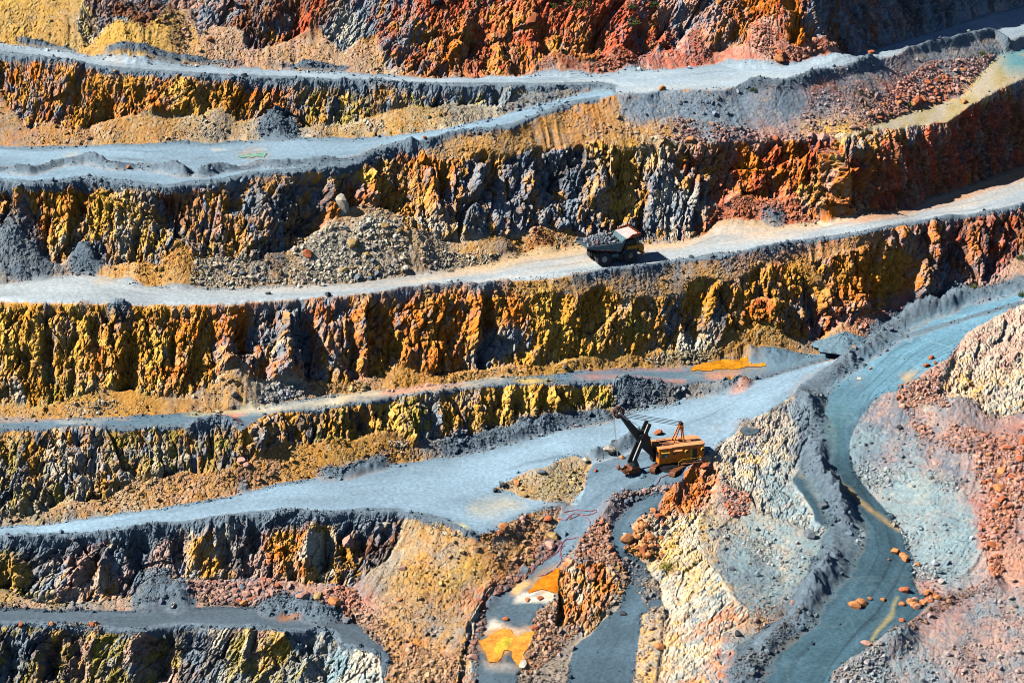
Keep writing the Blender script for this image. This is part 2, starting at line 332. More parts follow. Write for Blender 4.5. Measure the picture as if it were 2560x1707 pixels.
G = np.ix_(iy, ix)
P = BASE[G].reshape(-1, 3); N = NRM[G].reshape(-1, 3)
lab = LAB[G].ravel(); kr = Kr[G].ravel(); ks = Ks[G].ravel(); kd = Kd[G].ravel()
PXg, PYg = [a.ravel() for a in np.meshgrid(xs[ix], ys[iy])]
MY, MX = len(iy), len(ix); NV = MY * MX
def isreg(*k): return np.isin(lab, [REG[q]['i'] for q in k])
disp = np.zeros(NV); dz = np.zeros(NV)
crack = np.zeros(NV, np.float32); facet = np.zeros(NV, np.float32); facet2 = np.zeros(NV, np.float32)

NEAR = np.clip(blur((kinds == 'road')[LAB].astype(np.float32), 8, 2)[G].ravel() * 2.2, 0, 1)
# --- rock faces: flutes, slabs and blocks
m = kr > 0.02
p = P[m]
lean = np.where(isreg('RFACE', 'RTOP', 'HFACE')[m], .8, np.where(isreg('W5', 'W6', 'KNOB')[m], 0.45, 0.12)) + 0.15 * vnoise(p / 30, 77)
q = np.stack([p[:, 0] - lean * p[:, 2], p[:, 1] * 0.8, p[:, 2]], 1)
LAM = np.where(isreg('RTOP')[m], .38, np.where(isreg('RFACE', 'HFACE')[m], .55, 1.0))
q[:, 2] *= np.where(isreg('RFACE', 'RTOP', 'HFACE')[m], .5, 1.0)
a0 = fbm(q * np.array([1 / 11., 1 / 14., 1 / 34.]), 3, 101)
fl = fbm(q * np.array([1 / 5.0, 1 / 7.0, 1 / 17.]) + 3 * 0.25 * a0[:, None], 3, 111)
soft = np.clip(0.62 + 0.75 * vnoise(p / np.array([28., 40., 14.]), 120), 0.12, 1.0)
b1, c1 = blocks(q * np.array([1 / 3.6, 1 / 4.5, 1 / 9.5]) + 0.10 * fbm(p / 2.5, 2, 9)[:, None], 21); id1 = blocks.ident
b2, c2 = blocks(q * np.array([1 / 1.35, 1 / 1.8, 1 / 3.6]) + 0.10 * fbm(p / 1.0, 2, 19)[:, None], 22); id2 = blocks.ident
b3, c3 = blocks(q * np.array([1 / .62, 1 / .8, 1 / 1.3]) + .10 * fbm(p / .6, 2, 29)[:, None], 23)
q0 = q.copy(); q0[:, 0] += 2.5 * vnoise(p / 13, 130); q0[:, 1] += 2 * vnoise(p / 11, 131)
b0, c0 = blocks(q0 * np.array([1 / 7.5, 1 / 9., 1 / 21.]) + .12 * fbm(p / 6, 2, 132)[:, None], 24)
bc, cc_ = blocks(q0 * np.array([1 / 3.2, 1 / 3.6, 1 / 3.0]) + .12 * fbm(p / 2, 2, 133)[:, None], 25)
var = np.clip(.75 + 1.1 * vnoise(p / np.array([21., 30., 26.]), 134), .15, 1.5); chunky = np.clip(.5 + 1.8 * vnoise(p / np.array([17., 20., 9.]), 135), 0, 1)
d = LAM * (.85 * var * (1.6 * a0 + (1 - np.abs(fl) * 2.4) * 0.4) + 1.3 * b0 - .35 * c0 + soft * ((1 - chunky) * (1.2 * b1 - 0.5 * c1) + chunky * (.95 * bc - .4 * cc_))) + LAM * (0.35 + 0.65 * soft) * (0.78 * b2 - 0.32 * c2) + LAM * 0.36 * b3 - 0.16 * c3 + 0.16 * fbm(p / .45, 2, 41)
disp[m] += kr[m] * (d * (1 - .7 * NEAR[m]) - 0.2)
crack[m] = c1 * 0.6 + c2 * 0.4; facet[m] = id1; facet2[m] = id2
# --- screes and spoil: rills down the slope, lumps, gravel
m = ks > 0.02
p = P[m]; n = N[m]
st = np.stack([-n[:, 1], n[:, 0]], 1); st /= np.linalg.norm(st, axis=1, keepdims=True) + 1e-9
AZM = np.radians([np.mean([a for _, a in REG[k]['az']]) for k in ORDER])[lab[m]]
u = p[:, 0] * np.cos(AZM) + p[:, 1] * np.sin(AZM)
rq = np.stack([u / 1.9 + 0.6 * vnoise(p / 7, 3), p[:, 2] / 16, np.zeros(len(u))], 1)
rill = fbm(rq, 3, 61)
b4, c4 = blocks(p / np.array([.62, .8, .55]), 33)
b5, c5 = blocks(p / np.array([1.9, 2.4, 1.6]), 34)
RF = np.array([dict(RIDGE=.55, RBENCH=.3, CYAN=.5, LOWR=.45, SPOIL=.6, HILL=.7, CAP=.8).get(k, .85) for k in ORDER])[lab[m]]
rough = RF * np.clip(0.45 + 0.9 * fbm(p / 9, 2, 71), 0.05, 1.0)
d = 0.55 * fbm(p / 6, 3, 51) - np.where(isreg('CAP', 'S0', 'RIDGE', 'CYAN', 'RBENCH', 'SLOPE')[m], .6, .36) * np.clip(.35 + 1.6 * vnoise(p / 8, 67), 0, 1) * np.abs(rill) + rough * (0.26 * b4 - 0.10 * c4) + np.clip(rough - .35, 0, 1) * 0.38 * np.maximum(b5, -0.2) + 0.10 * fbm(p / .55, 2, 53)
disp[m] += ks[m] * d
# --- roads: faint ruts
m = kd > 0.02
p = P[m]
dz[m] += kd[m] * (0.10 * fbm(p / np.array([5., 2.2, 5.]), 3, 81) + 0.05 * fbm(p / .7, 2, 83))

# --- windrows, heaps and cones given on the ground
def ground_at(px, py):
    j, i = cell(px, py); return BASE[np.clip(j, 0, NY - 1), np.clip(i, 0, NX - 1)]
lump = 0.5 + 0.5 * fbm(P / np.array([2.2, 2.6, 2.2]), 3, 91)
lump2 = fbm(P / np.array([.8, .9, .8]), 2, 95)
lump3 = vnoise(P / np.array([6.5, 8., 6.5]), 97)
SPILL = np.zeros(NV)                       # how much dumped grey gravel lies here (material, not light)
def windrow(s, h, w_, spill=1.0):
    pts = np.array([ground_at(a, b)[:2] for a, b in tl(s)]); px = np.array(tl(s))
    mk = (PXg > px[:, 0].min() - 60) & (PXg < px[:, 0].max() + 60) & (PYg > px[:, 1].min() - 60) & (PYg < px[:, 1].max() + 60)
    idx = np.nonzero(mk)[0]; X = P[idx, :2]; best = np.full(len(idx), 1e9)
    for a, b in zip(pts[:-1], pts[1:]):
        ab = b - a; t = np.clip(((X - a) @ ab) / (ab @ ab + 1e-9), 0, 1)
        best = np.minimum(best, ((X - a - t[:, None] * ab) ** 2).sum(1))
    dd = np.sqrt(best) / w_ * (0.8 + 0.5 * (1 - lump[idx]))
    prof = np.clip(1 - dd, 0, 1); prof = prof * prof * (3 - 2 * prof)
    dz[idx] += prof * h * np.clip(.75 + 1.5 * lump3[idx], .12, 1.6) * (0.5 + 0.8 * lump[idx] + 0.22 * lump2[idx])
    SPILL[idx] = np.maximum(SPILL[idx], spill * np.clip(1.35 * (1 - dd * .85), 0, 1) * (np.clip(.8 + 1.9 * lump3[idx], 0, 1) if spill < 1.1 else 1))
def cone(px, py, r, h, spill=0.0, ax=1.0):
    g = ground_at(px, py)
    mk = (np.abs(PXg - px) < r * 16) & (np.abs(PYg - py) < r * 12); idx = np.nonzero(mk)[0]
    dd = np.hypot((P[idx, 0] - g[0]) / ax, (P[idx, 1] - g[1]) * 0.9) / r * (0.85 + 0.3 * lump[idx])
    prof = np.clip(1 - dd, 0, 1)
    dz[idx] += h * (prof * (0.92 + 0.16 * lump2[idx]))
    if spill: SPILL[idx] = np.maximum(SPILL[idx], spill * np.clip(prof * 6, 0, 1))
# crest gravel along the roads
windrow('A 0,395 300,400 600,450 900,480 1200,505 1500,520 2000,548 2352,558', 0.5, 1.6, .9)
windrow('B 0,562 400,582 850,590 1300,588 1600,586 1860,592', 0.4, 1.6, .9)
windrow('A 0,270 300,310 700,375 1200,410 1800,450 2352,480', 0.7, 1.2, .9)
windrow('A 0,1160 200,1180 400,1120 600,1105 800,1150 950,1140 1150,1165 1260,1195', 1.5, 2.6, 1.3)
windrow('A 1380,1200 1500,1170 1700,1150 1780,1120 1900,1140 2100,1120 2352,1100 B 150,1080 250,1030 400,990 480,985', 1.3, 2.4, 1.3)
windrow('B 480,985 600,965 750,925 900,895 1050,885 1200,845 1400,768 1600,700', 0.5, 1.4, .8)
windrow('C 0,620 250,614 450,588 700,570 850,540 1000,498 1150,460 1300,422 1500,372 1560,345 1700,310 1850,282 2020,243 2150,232 2240,282', 1.0, 1.9)
windrow('D 600,510 700,515 830,520', 0.9, 2.0); windrow('D 1380,515 1480,520', 0.9, 1.8)
windrow('D 1700,505 1950,490 2150,475 2352,462 E 0,462 200,455 400,430 700,402 830,380 920,395 1050,380 1130,368', 0.8, 1.6, .7)
windrow('E 1600,322 1700,315 1900,282 2100,268 2250,238 2352,222 F 130,205 260,180 330,190 500,158 700,130 850,95 1000,65 1200,45 C 1500,1545 1700,1510 1850,1485 2000,1475 2200,1435 2352,1405', .6, 1.6, .8)
windrow('D 1350,1340 1450,1318 1520,1305 1580,1330', 1.3, 2.6)
windrow('E 760,1515 850,1470 950,1490 1050,1440 1200,1410 1300,1370 1380,1360 1480,1350 1600,1340 1800,1300', 1.3, 2.4, 1.2)
windrow('G 1700,230 1850,195 2000,160 2352,140 H 200,95 E 480,1560 600,1530 700,1540', 1.1, 2.2)
windrow('E 1950,1110 2150,1110 2352,1100 F 150,1075 300,1062 400,1070', 1.2, 3.5)
windrow('G 0,590 300,575 600,560 900,530 1150,495 1500,455 1700,415 1900,400 2150,405', 0.8, 2.2)
windrow('F 2340,395 2070,468 1900,500 1780,560 1650,600 1550,640 1420,720 1350,790 1270,855', 2.2, 4.2, 1.2)
windrow('F 1190,905 1100,960 1000,1020 930,1080 880,1150 870,1250 900,1330 930,1420 I 900,60 960,170 1050,290 1110,400 1130,500 1110,620 1040,760 930,900 820,1060 760,1160 600,1270 480,1400 420,1559', 2.0, 3.8, 1.2)
windrow('I 1350,1310 1500,1230 1700,1090 1850,980 1950,925 2130,880', 1.2, 3.4, .2)
windrow('F 0,1450 100,1400 200,1370 330,1350 400,1330', 1.2, 2.6)
windrow('H 2300,212 2200,225 2080,252 1950,290 1860,330 1800,420 1730,500 1650,600', 1.5, 2.6, .35)
windrow('H 1430,560 1300,740 1200,830 1050,950 950,1090 900,1200 880,1330', 1.0, 2.6, .1)
windrow('P 1495,1138 1530,1132 1560,1118 1592,1104', 2.2, 2.6, 1.3)
windrow('H 1150,480 1250,420 1350,380 1450,365 1520,360', 1.0, 2.6, .9)
for a in [('A', 940, 265, 8, 3.6, 0, 1.4), ('A', 1900, 890, 4.5, 2.0, .9, 1), ('A', 1500, 800, 4, 1.5, 0, 1), ('D', 60, 110, 6.5, 3.0, .6, 1.0), ('D', 230, 260, 4, 1.4, .55, 1), ('D', 590, 220, 3.6, 2.0, .8, 1),
          ('D', 940, 300, 4, 1.6, 0, 1), ('D', 1230, 260, 5, 2.4, 0, 1), ('D', 1840, 250, 4, 1.8, .4, 1), ('D', 1640, 1060, 5.5, 3.0, 0, .9), ('E', 1370, 90, 4.2, 2.0, 0, 1), ('E', 560, 140, 6, 2.2, 0, 1),
          ('E', 330, 90, 7, 3.6, 0, 1.3), ('C', 400, 1440, 7, 2.6, 0, 1.4), ('C', 640, 1520, 3, 1.4, .8, 1), ('C', 540, 260, 8, 3.0, 0, 1.2), ('C', 1000, 320, 6, 2.2, 0, 1.5),
          ('F', 560, 770, 7, 3.2, 0, 1.3), ('F', 350, 810, 5, 2.2, 0, 1.2), ('F', 1100, 720, 4.5, 2, 0, 1.2), ('F', 1320, 640, 5, 1.6, 0, 1.5), ('I', 1960, -60, 6, 2.2, 0, 1), ('F', 1900, 1260, 6.5, 3.0, 0, 1.2),
          ('G', 1040, 930, 4.5, 2.2, .7, .9), ('G', 1200, 960, 3.5, 1.5, .6, 1), ('G', 1870, 1040, 3.4, 1.4, 1, 1), ('G', 2050, 1030, 3, 1.6, 1, .8), ('G', 2200, 1075, 3.5, 1.5, 1, 1.2), ('G', 1230, 1010, 3.4, 1.2, 1, 1),
          ('B', 1960, 430, 4, 1.6, 0, 1), ('B', 1490, 420, 5, 2.0, 0, 1.6), ('B', 920, 1520, 3.4, 3.0, .6, .9), ('E', 1140, 170, 2.6, 1.4, .3, 1)]:
    (px, py), = tl('%s %f,%f' % (a[0], a[1], a[2])); cone(px, py, *a[3:])

# gullies and buttresses seen on the faces: (tile, x, y_top, y_bottom, width px, metres in(-)/out(+), drift px)
RIBS = []
def rib(t, x, y0, y1, wpx, amp, drift=0):
    (xa, ya), (xb, yb) = tl('%s %f,%f %f,%f' % (t, x, y0, x + drift, y1)); w_ = wpx * TS
    mk = (PXg > min(xa, xb) - 3 * w_) & (PXg < max(xa, xb) + 3 * w_) & (PYg > ya - 20) & (PYg < yb + 20)
    idx = np.nonzero(mk & (kr > .05))[0]
    t_ = np.clip((PYg[idx] - ya) / (yb - ya), 0, 1); xc = xa + (xb - xa) * t_
    e = (PXg[idx] - xc) / w_ + 0.25 * lump2[idx] + (lump[idx] - .5)
    end = np.clip((PYg[idx] - ya) / 30 + .3, 0, 1) * np.clip((yb - PYg[idx]) / 30 + .3, 0, 1)
    disp[idx] += amp * np.clip(1 - np.abs(e), 0, 1) ** 0.8 * end * kr[idx] * (1 - .5 * NEAR[idx])
for a in [('D', 1980, 560, 1060, 130, 3.2, -40), ('D', 2100, 560, 1050, 100, -3.2, 0), ('D', 1560, 580, 1000, 90, 2.4, 10), ('D', 1660, 620, 960, 70, -2.4, -20), ('D', 920, 800, 1120, 80, -2.6, -60), ('D', 830, 600, 1100, 60, 1.8, -20),
          ('D', 640, 600, 800, 50, -2, 20), ('D', 320, 700, 1150, 50, -2.0, 20), ('D', 400, 600, 900, 60, 1.6, 0), ('D', 1180, 700, 950, 40, -1.8, 10), ('D', 200, 820, 1050, 40, -2, -20), ('D', 500, 850, 1150, 40, -1.6, 0),
          ('E', 180, 480, 980, 80, 2.6, -30), ('E', 260, 520, 740, 70, -2.4, 0), ('E', 100, 700, 1000, 60, -2.2, 0), ('E', 380, 750, 950, 60, -2.2, -40), ('E', 940, 420, 800, 70, 2.8, 10), ('E', 1000, 450, 950, 60, -3.6, 0), ('E', 770, 650, 850, 50, -1.8, 0),
          ('E', 1250, 750, 930, 50, -2.0, 0), ('E', 1700, 540, 600, 60, -2, -60), ('F', 100, 450, 800, 80, -1.8, 0), ('F', 300, 380, 700, 60, -1.6, -20), ('F', 640, 500, 760, 80, 2.4, 0), ('F', 750, 560, 780, 50, -1.8, 20), ('F', 860, 400, 760, 80, -2.2, 100), ('F', 1450, 330, 500, 90, -2.2, -20),
          ('F', 1650, 230, 520, 70, 2.6, -20), ('F', 1000, 420, 640, 60, 1.6, 60),
          ('A', 60, 1230, 1559, 60, -2.6, 0), ('A', 120, 1260, 1559, 50, 1.8, 0), ('A', 560, 1250, 1559, 60, -2, -40), ('A', 800, 1300, 1700, 220, 1.8, 40), ('A', 1150, 1350, 1600, 110, -3.2, 0), ('A', 1640, 1240, 1450, 80, -2.6, -60), ('A', 1780, 1300, 1559, 70, 1.6, 20), ('A', 2120, 1180, 1600, 170, -3.6, -60), ('A', 2280, 1180, 1500, 60, 1.6, 30),
          ('B', 30, 1150, 1450, 110, -2.8, 60), ('B', 190, 1150, 1400, 60, 1.8, 30), ('B', 300, 1250, 1450, 60, -2.2, 0), ('B', 600, 1150, 1500, 80, 2.4, 60), ('B', 720, 1120, 1400, 60, -2.6, -20), ('B', 960, 1100, 1350, 60, 2.2, -40), ('B', 1050, 1150, 1400, 70, -2.6, -60), ('B', 1450, 1080, 1400, 110, -2.2, 0), ('B', 1680, 1100, 1400, 90, -2.4, -60), ('B', 1800, 1050, 1400, 140, 3.0, -60),
          ('C', 1030, 1040, 1560, 190, 4.5, 40), ('C', 1230, 1050, 1430, 130, -3.0, 60), ('C', 300, 1150, 1420, 110, -2.4, -20), ('C', 420, 1050, 1350, 80, -1.6, 30), ('C', 700, 1200, 1350, 80, -2.0, -60),
          ('A', 1420, 620, 790, 90, -2.2, 20), ('A', 1340, 650, 760, 60, 1.8, 0), ('A', 960, 580, 720, 50, -1.8, 0), ('A', 740, 600, 830, 60, -1.4, -20), ('A', 520, 560, 720, 40, -1.4, 0), ('B', 1080, 600, 720, 50, -1.6, 20),
          ('B', 960, 160, 380, 100, -2.6, -100), ('B', 860, 140, 400, 90, 2.2, -60), ('B', 1100, 260, 450, 60, 1.4, 0), ('B', 1830, 120, 350, 110, -2.4, -30), ('B', 2250, 60, 320, 110, -3.0, 60), ('B', 2060, 120, 350, 70, -2.0, 40), ('B', 1380, 150, 420, 50, -1.8, 40), ('A', 2020, 20, 280, 110, -2.6, 0), ('A', 1850, 160, 290, 90, -2.0, 0),
          ('C', 700, -20, 290, 70, 3.0, 20), ('C', 470, -20, 200, 110, -2.5, 30), ('C', 250, 60, 330, 120, 2.6, 0), ('C', 60, 60, 240, 80, -2.2, -40), ('C', 860, 100, 330, 60, -2.5, 60),
          ('G', 940, 560, 860, 120, -2.8, 60), ('G', 720, 640, 920, 40, 2.6, -40), ('G', 600, 680, 900, 60, 1.6, -100), ('G', 560, 640, 760, 40, -2.2, -60), ('G', 1240, 520, 700, 70, -2.2, 0), ('G', 1380, 540, 780, 50, 1.8, -80), ('G', 1560, 540, 780, 80, -2.8, 0), ('G', 2150, 480, 850, 70, 3.2, -90), ('G', 2250, 500, 780, 50, -2.8, -40), ('G', 30, 740, 900, 60, -2, 0), ('G', 100, 660, 900, 70, 1.8, 20), ('G', 1740, 480, 650, 60, -2.0, 0), ('H', 20, 480, 700, 60, -2.4, 0), ('H', 160, 500, 780, 50, -2.0, -60), ('H', 340, 460, 600, 50, -1.8, -40),
          ('G', 250, 1220, 1500, 90, 2.4, 0), ('G', 340, 1240, 1540, 70, -3, 0), ('G', 1080, 1180, 1559, 130, -3.6, 20), ('G', 1380, 1240, 1330, 90, -2.2, 0), ('G', 1720, 1190, 1500, 40, 2.2, -60), ('G', 2120, 1200, 1380, 110, -3.0, 0), ('G', 2220, 1180, 1559, 60, 2.4, -160), ('G', 60, 1250, 1500, 80, -2.4, 0), ('G', 900, 1230, 1559, 50, 1.4, 0), ('G', 520, 1250, 1559, 60, -2.0, 30),
          ('D', 1400, 1390, 1540, 40, 1.6, 0), ('D', 560, 1400, 1540, 70, -2.0, -60), ('D', 1760, 1340, 1500, 80, 2.0, 0), ('D', 1840, 1400, 1530, 60, -2.2, -20), ('E', 300, 1180, 1380, 80, -1.8, 60), ('E', 680, 1180, 1400, 60, 1.4, 40), ('E', 1230, 1120, 1320, 50, -2.2, -20), ('E', 1090, 1200, 1380, 70, -2.0, -40), ('E', 1470, 1100, 1250, 50, 1.8, 0), ('E', 1510, 1110, 1250, 40, -2.2, 0), ('E', 150, 1250, 1400, 60, -2.2, 30), ('D', 2020, 1300, 1440, 60, -1.6, 20)]:
    rib(*a)

# ------------------------------------------------------------------ pools and stains
POOLS = [  # outline, colour, label
    ('F 50,965 90,940 200,910 330,898 450,896 470,920 540,935 620,930 600,955 540,958 470,948 420,962 250,972 150,976', (.66, .26, .01), 'large bright orange pool below the heaped yellow mounds'),
    ('F 305,1045 330,1030 375,1035 378,1048 340,1055', (.75, .33, .02), 'tiny orange pool among the red stains'),
    ('A 1600,1075 1680,1050 1800,1042 1850,1055 1800,1078 1720,1084', (.22, .46, .38), 'turquoise pool on the second road from the top'),
    ('A -60,1100 0,1100 280,1102 285,1108 150,1113 0,1115 -60,1114', (.62, .20, .02), 'narrow orange pool at the left end of the second road'),
    ('H 1500,755 1500,950 1440,935 1380,915 1290,945 1270,930 1350,860 1430,800', (.62, .19, .008), 'orange pool at the foot of the rocky knob'),
    ('H 960,1265 1040,1220 1120,1180 1165,1185 1190,1230 1230,1240 1290,1210 1340,1205 1310,1300 1265,1350 1250,1420 1210,1440 1160,1370 1170,1330 1120,1330 1090,1410 1020,1420 985,1340', (.66, .27, .04), 'star shaped orange pool on the lowest ramp'),
    ('H 1045,1345 1075,1280 1130,1240 1180,1245 1170,1285 1120,1330 1075,1360', (.55, .40, .04), 'greenish yellow centre of the star shaped pool'),
    ('F 405,1385 450,1360 520,1365 545,1390 490,1420 430,1410', (.10, .14, .17), 'grey puddle behind the power shovel'),
    ('F 1180,1035 1210,1010 1245,1015 1240,1035 1190,1042', (.50, .50, .46), 'small pale puddle beside the winding road berm'),
    ('A 110,1046 150,1044 155,1056 115,1058', (.42, .44, .42), 'small pale puddle on the second road'),
]
POOLM = np.zeros((NY, NX), np.int16)
for k, (s, c, l_) in enumerate(POOLS): POOLM[fill_mask(tl(s))] = k + 1
POOLM = POOLM[jj, ii]
ragged = blur((POOLM > 0).astype(np.float32), 2, 2) + .34 * fbm(np.stack([gx.ravel() / 16, gy.ravel() / 8, gx.ravel() * 0], 1), 3, 140).reshape(NY, NX)
POOLM = np.where(ragged > .48, POOLM, 0)
poolw = blur((POOLM > 0).astype(np.float32), 3, 1)[G].ravel()
pool = POOLM[G].ravel()
dz *= np.clip(1 - poolw * 1.6, 0, 1); disp *= np.clip(1 - poolw * 1.6, 0, 1)
V = P + N * disp[:, None]; V[:, 2] += dz
V[:, 2] -= 0.10 * (poolw > .5)

# surface finder for things that stand on the ground
VG = V.reshape(MY, MX, 3)
def vert_at(px, py):
    j = int(np.argmin(np.abs(ys[iy] - py))); i = int(np.argmin(np.abs(xs[ix] - px))); return VG[j, i], (j, i)
# ------------------------------------------------------------------ mineral colours
PAL = dict(ochre=(.52, .235, .03), gold=(.66, .365, .06), orange=(.56, .155, .012), red=(.45, .08, .03), brown=(.20, .075, .035), grey=(.15, .20, .255),
           dark=(.060, .070, .085), pale=(.47, .43, .34), cyan=(.19, .29, .335), pink=(.47, .28, .225), olive=(.33, .25, .04), blue=(.13, .20, .27))
PK = list(PAL); PALA = np.array([PAL[k] for k in PK])
INI = dict(o='ochre', g='gold', O='orange', r='red', b='brown', G='grey', d='dark', p='pale', c='cyan', k='pink', v='olive', B='blue')
# control points in the overview sheet (2352 px wide): x,y weights
CTRL = '''60,50 v5g3G1;180,60 v3p2o2;310,90 v5g3;330,30 b3d2G2k1;450,30 k2G3d2O1;540,110 k3p2o2G1;620,60 b3d2r1o1G1;700,40 r2b2o1G1;800,80 G5p1;900,60 G4r1o1;870,130 p2k2o2;1000,80 r3o3b2G1O2;1150,80 o3r3b2d1O2;1050,20 r4b2O1;1300,30 r5b1O1;1250,110 o3r3d1O1
1450,60 r4b1G2O1;1550,110 r4k1G1;1620,40 k3G2O1;1700,80 k3o2O3;1790,20 O6r2;1750,110 r3k3;1850,100 r3O3k1;1950,50 d3G2b2;2200,40 d3G3B2
30,220 o3O2G3;150,200 o3G3O2;250,230 O3o3G1;400,220 g2o3O2G2;500,240 o3d1O2g2;620,230 O4G2o2;750,220 G3g2o2v2;850,220 d2G2o2v2;1000,215 G3v2d2o1;1100,215 G4v1;1250,215 G5
100,310 p1o2G2O2;300,290 v1p2o2O1;500,280 p2v2G2o1;650,290 G4p2;800,285 v2p2o2;950,275 p2v2o1;1100,250 p2G3
30,470 o3d1O2G2;100,480 g3o3O1;150,460 O2o2;250,480 g5o2p1;300,520 g4p2;370,520 G3g2;400,480 d2G2b2o1;480,480 o3G2d1O2;560,470 G3o2d1;650,480 d2G4o1;720,470 d2G3o1;780,490 o2O2p1;850,430 g2O3G2;950,450 o4g2G1O2
1000,400 o3O2G1;1100,330 o4p1G1;1200,300 o3O1p1G1;1350,260 o3O2G1;1100,430 G4o2;1200,430 G4d1o1;1300,470 G5o1;1300,400 G4d2;1400,450 g3G3o2;1450,350 o4p1g2;1500,420 G3o2g1;1550,460 G4p1;1600,400 o2r1G2;1700,400 r5O4;1750,440 b1r5O2;1800,380 r4O4;1880,440 O5k4g2;1900,400 O5k3g2;1860,500 O5k4
2000,380 r4b2O3;2100,400 b3d1r3;2250,330 b3d2r2;1960,320 o3G2
30,590 G6;60,620 G6;230,600 o2p1G2O1;300,620 o3p1;420,610 o3v1O1;520,630 p3G2o1;620,610 o2p2;750,580 p6G2;850,560 p5G1o1;950,540 o3p2;1000,590 p3G2o1;1100,560 o2p2;1250,560 p2o2r1;1700,510 r4O2k1;1800,500 r3O3k1
1480,250 B4G3;1600,250 B3G5;1700,260 B3G5;1800,240 G6B2;1900,230 G4r1;1950,250 G4k2r1;2050,200 k2r1G4;2100,250 r2k3G2;2000,150 G5;2150,130 G5p1;1750,320 k2G3r1;1500,310 p2o2;2100,262 g3p3;1950,300 g4p2;2250,200 p4g2;2320,150 c4B2
30,760 v1g3o3;100,780 g3o3G1;150,800 o3d1g2;250,800 g3o3O2;300,780 o4O1;350,780 g3p1o2;420,770 O3o3;480,780 o3O2G1;560,780 G3O2o1;640,790 G5p1o1;700,770 d2G5;750,780 O3G2o1;850,770 O3o2G2;930,770 o3O2g1;1000,760 O3o3;1080,760 O3o3;1150,790 G4p2;1170,700 o4O2;1250,700 o5g2;1300,760 v1g3o2;1400,680 o4p1g1
1450,760 d2v2o3;1550,740 d2G2o2;1480,650 G3o2;1600,680 o4g1;1650,740 d2G2o2;1750,740 O3o2r1;1800,720 G3o1;1830,640 o4O1;1950,640 O3o3;2050,650 o3O2;2120,700 g2O2G2;2180,620 d2b2G2O1;2280,560 b2r2d2O1
100,900 o3v2p1;300,920 o3v1;500,900 o2p1G1;640,890 p3G2;800,880 o3k1;950,860 o4O1;1200,830 o4v1O1;1400,820 v2o3;1600,800 p2v1G1o1;1760,780 v3o3;1850,790 o2G2;1960,750 r2k2o1;2060,710 O4r2;2200,650 k2O1r1;2300,640 k5
50,1030 G2d1v2o2;150,1040 G2p1o3;300,1040 G2v3p1o2;400,1060 p2G2v2o2;500,1020 d2G2v2o2;600,990 d1o3G2;700,980 d1v2o4;800,970 v2o3d1;950,960 v2g2G2;1050,950 o2G2g1;1200,930 v1g2o2;1300,920 g3o2v1;1400,910 v2g3;1500,910 G5;1560,890 G6
100,1150 G2v2p1o1;300,1120 k1o2p2v1;450,1110 k2o3;580,1070 o2k1O1;700,1050 o4;800,1060 v2o3;900,1040 o3;1000,1010 G5;1200,980 G5B1;1250,1110 v3o1p3G2
20,1300 v3g2;100,1290 G2k1p1d1;200,1310 k3p1o1;270,1280 d2k1G2;380,1280 d2k2G1;470,1260 p2o2;560,1270 d2G2k1;650,1250 O3g1;740,1250 p3g3;800,1250 d1o2;870,1260 d2G2b1;100,1220 G6;300,1220 G6;600,1190 G6;850,1190 G4k1
300,1380 G4v1k1;600,1340 k2G2r1;800,1370 r2k2G2;50,1480 d2G3v1;150,1500 v2k1d1g1;250,1500 v2d1G1;350,1520 k2G1v1;450,1480 d2G2;560,1480 p2k1v2;650,1500 v2g1d1;700,1480 c1p2G2d1;760,1530 c2p3;850,1540 p4c2
950,1210 o3p1G2v2;1000,1280 o2p2G3v2;950,1330 o3v3G1;880,1290 G5p2v1;1050,1330 g2v3p1G1;1000,1430 o2p1G4;1150,1260 p2r1o2;1100,1370 p2r2o1;950,1500 p2o2r1;1400,1180 k2r1O1G1;1320,1330 p2O2o2k1;1380,1300 b3O2;1420,1370 g2p2
1580,1120 O5r2;1560,1250 g3p3c1;1590,1350 p3g3c2;1640,1450 p3O2r1c2;1600,1500 p3g2c2;1660,1520 O3r1c2;1620,1200 p3g2c1;1700,1000 p2G3k1;1730,1050 p2g2c2G1;1800,1100 c5p1G2;1860,1140 c3g1G2;1680,1150 p3k1c1;1750,1250 c3p3;1700,1300 c2G3;1650,1220 p3k1c2
2100,1130 c4p2;2200,1230 c4p1G1;2200,800 k5;2270,780 k3p2;2200,880 g2p2k2;2300,880 p3c1g1k1;2300,720 k4p2;2200,950 k2G4;2150,930 p2k1G2;2300,1000 k3G4r1;2300,1200 k2G3r2;2150,1050 k1G4;2080,1020 G5c1k1;2050,960 G4k1;2000,1010 G4c1;2320,1290 k3O1;2150,1400 r1k2G2;2250,1450 k2G3c1;2050,1500 c2G2k1'''
cp, cw = [], []
import re
for ent in CTRL.replace('\n', ';').split(';'):
    xy, ws = ent.split(); a, b = map(float, xy.split(','))
    cp.append((a * 1.0884, b * 1.0884)); wv = np.zeros(len(PK))
    for ch, q_ in re.findall(r'([A-Za-z])([\d.]+)', ws): wv[PK.index(INI[ch])] = float(q_) * (.7 if ch in 'Gd' else 1.)
    cw.append(wv / wv.sum())
cp = np.array(cp); cw = np.array(cw)
cl = np.array([LAB[cell(a, b)] for a, b in cp])
f4 = 4
KIN = np.array([1 if k in ('CYAN', 'HILL', 'LOWR') else 2 if k in ('RIDGE', 'RBENCH', 'RTOP', 'RFACE') else 0 for k in ORDER])
gx4, gy4 = np.meshgrid(xs[::f4], ys[::f4]); l4 = LAB[::f4, ::f4]
den = np.zeros(gx4.shape); num = np.zeros(gx4.shape + (len(PK),))
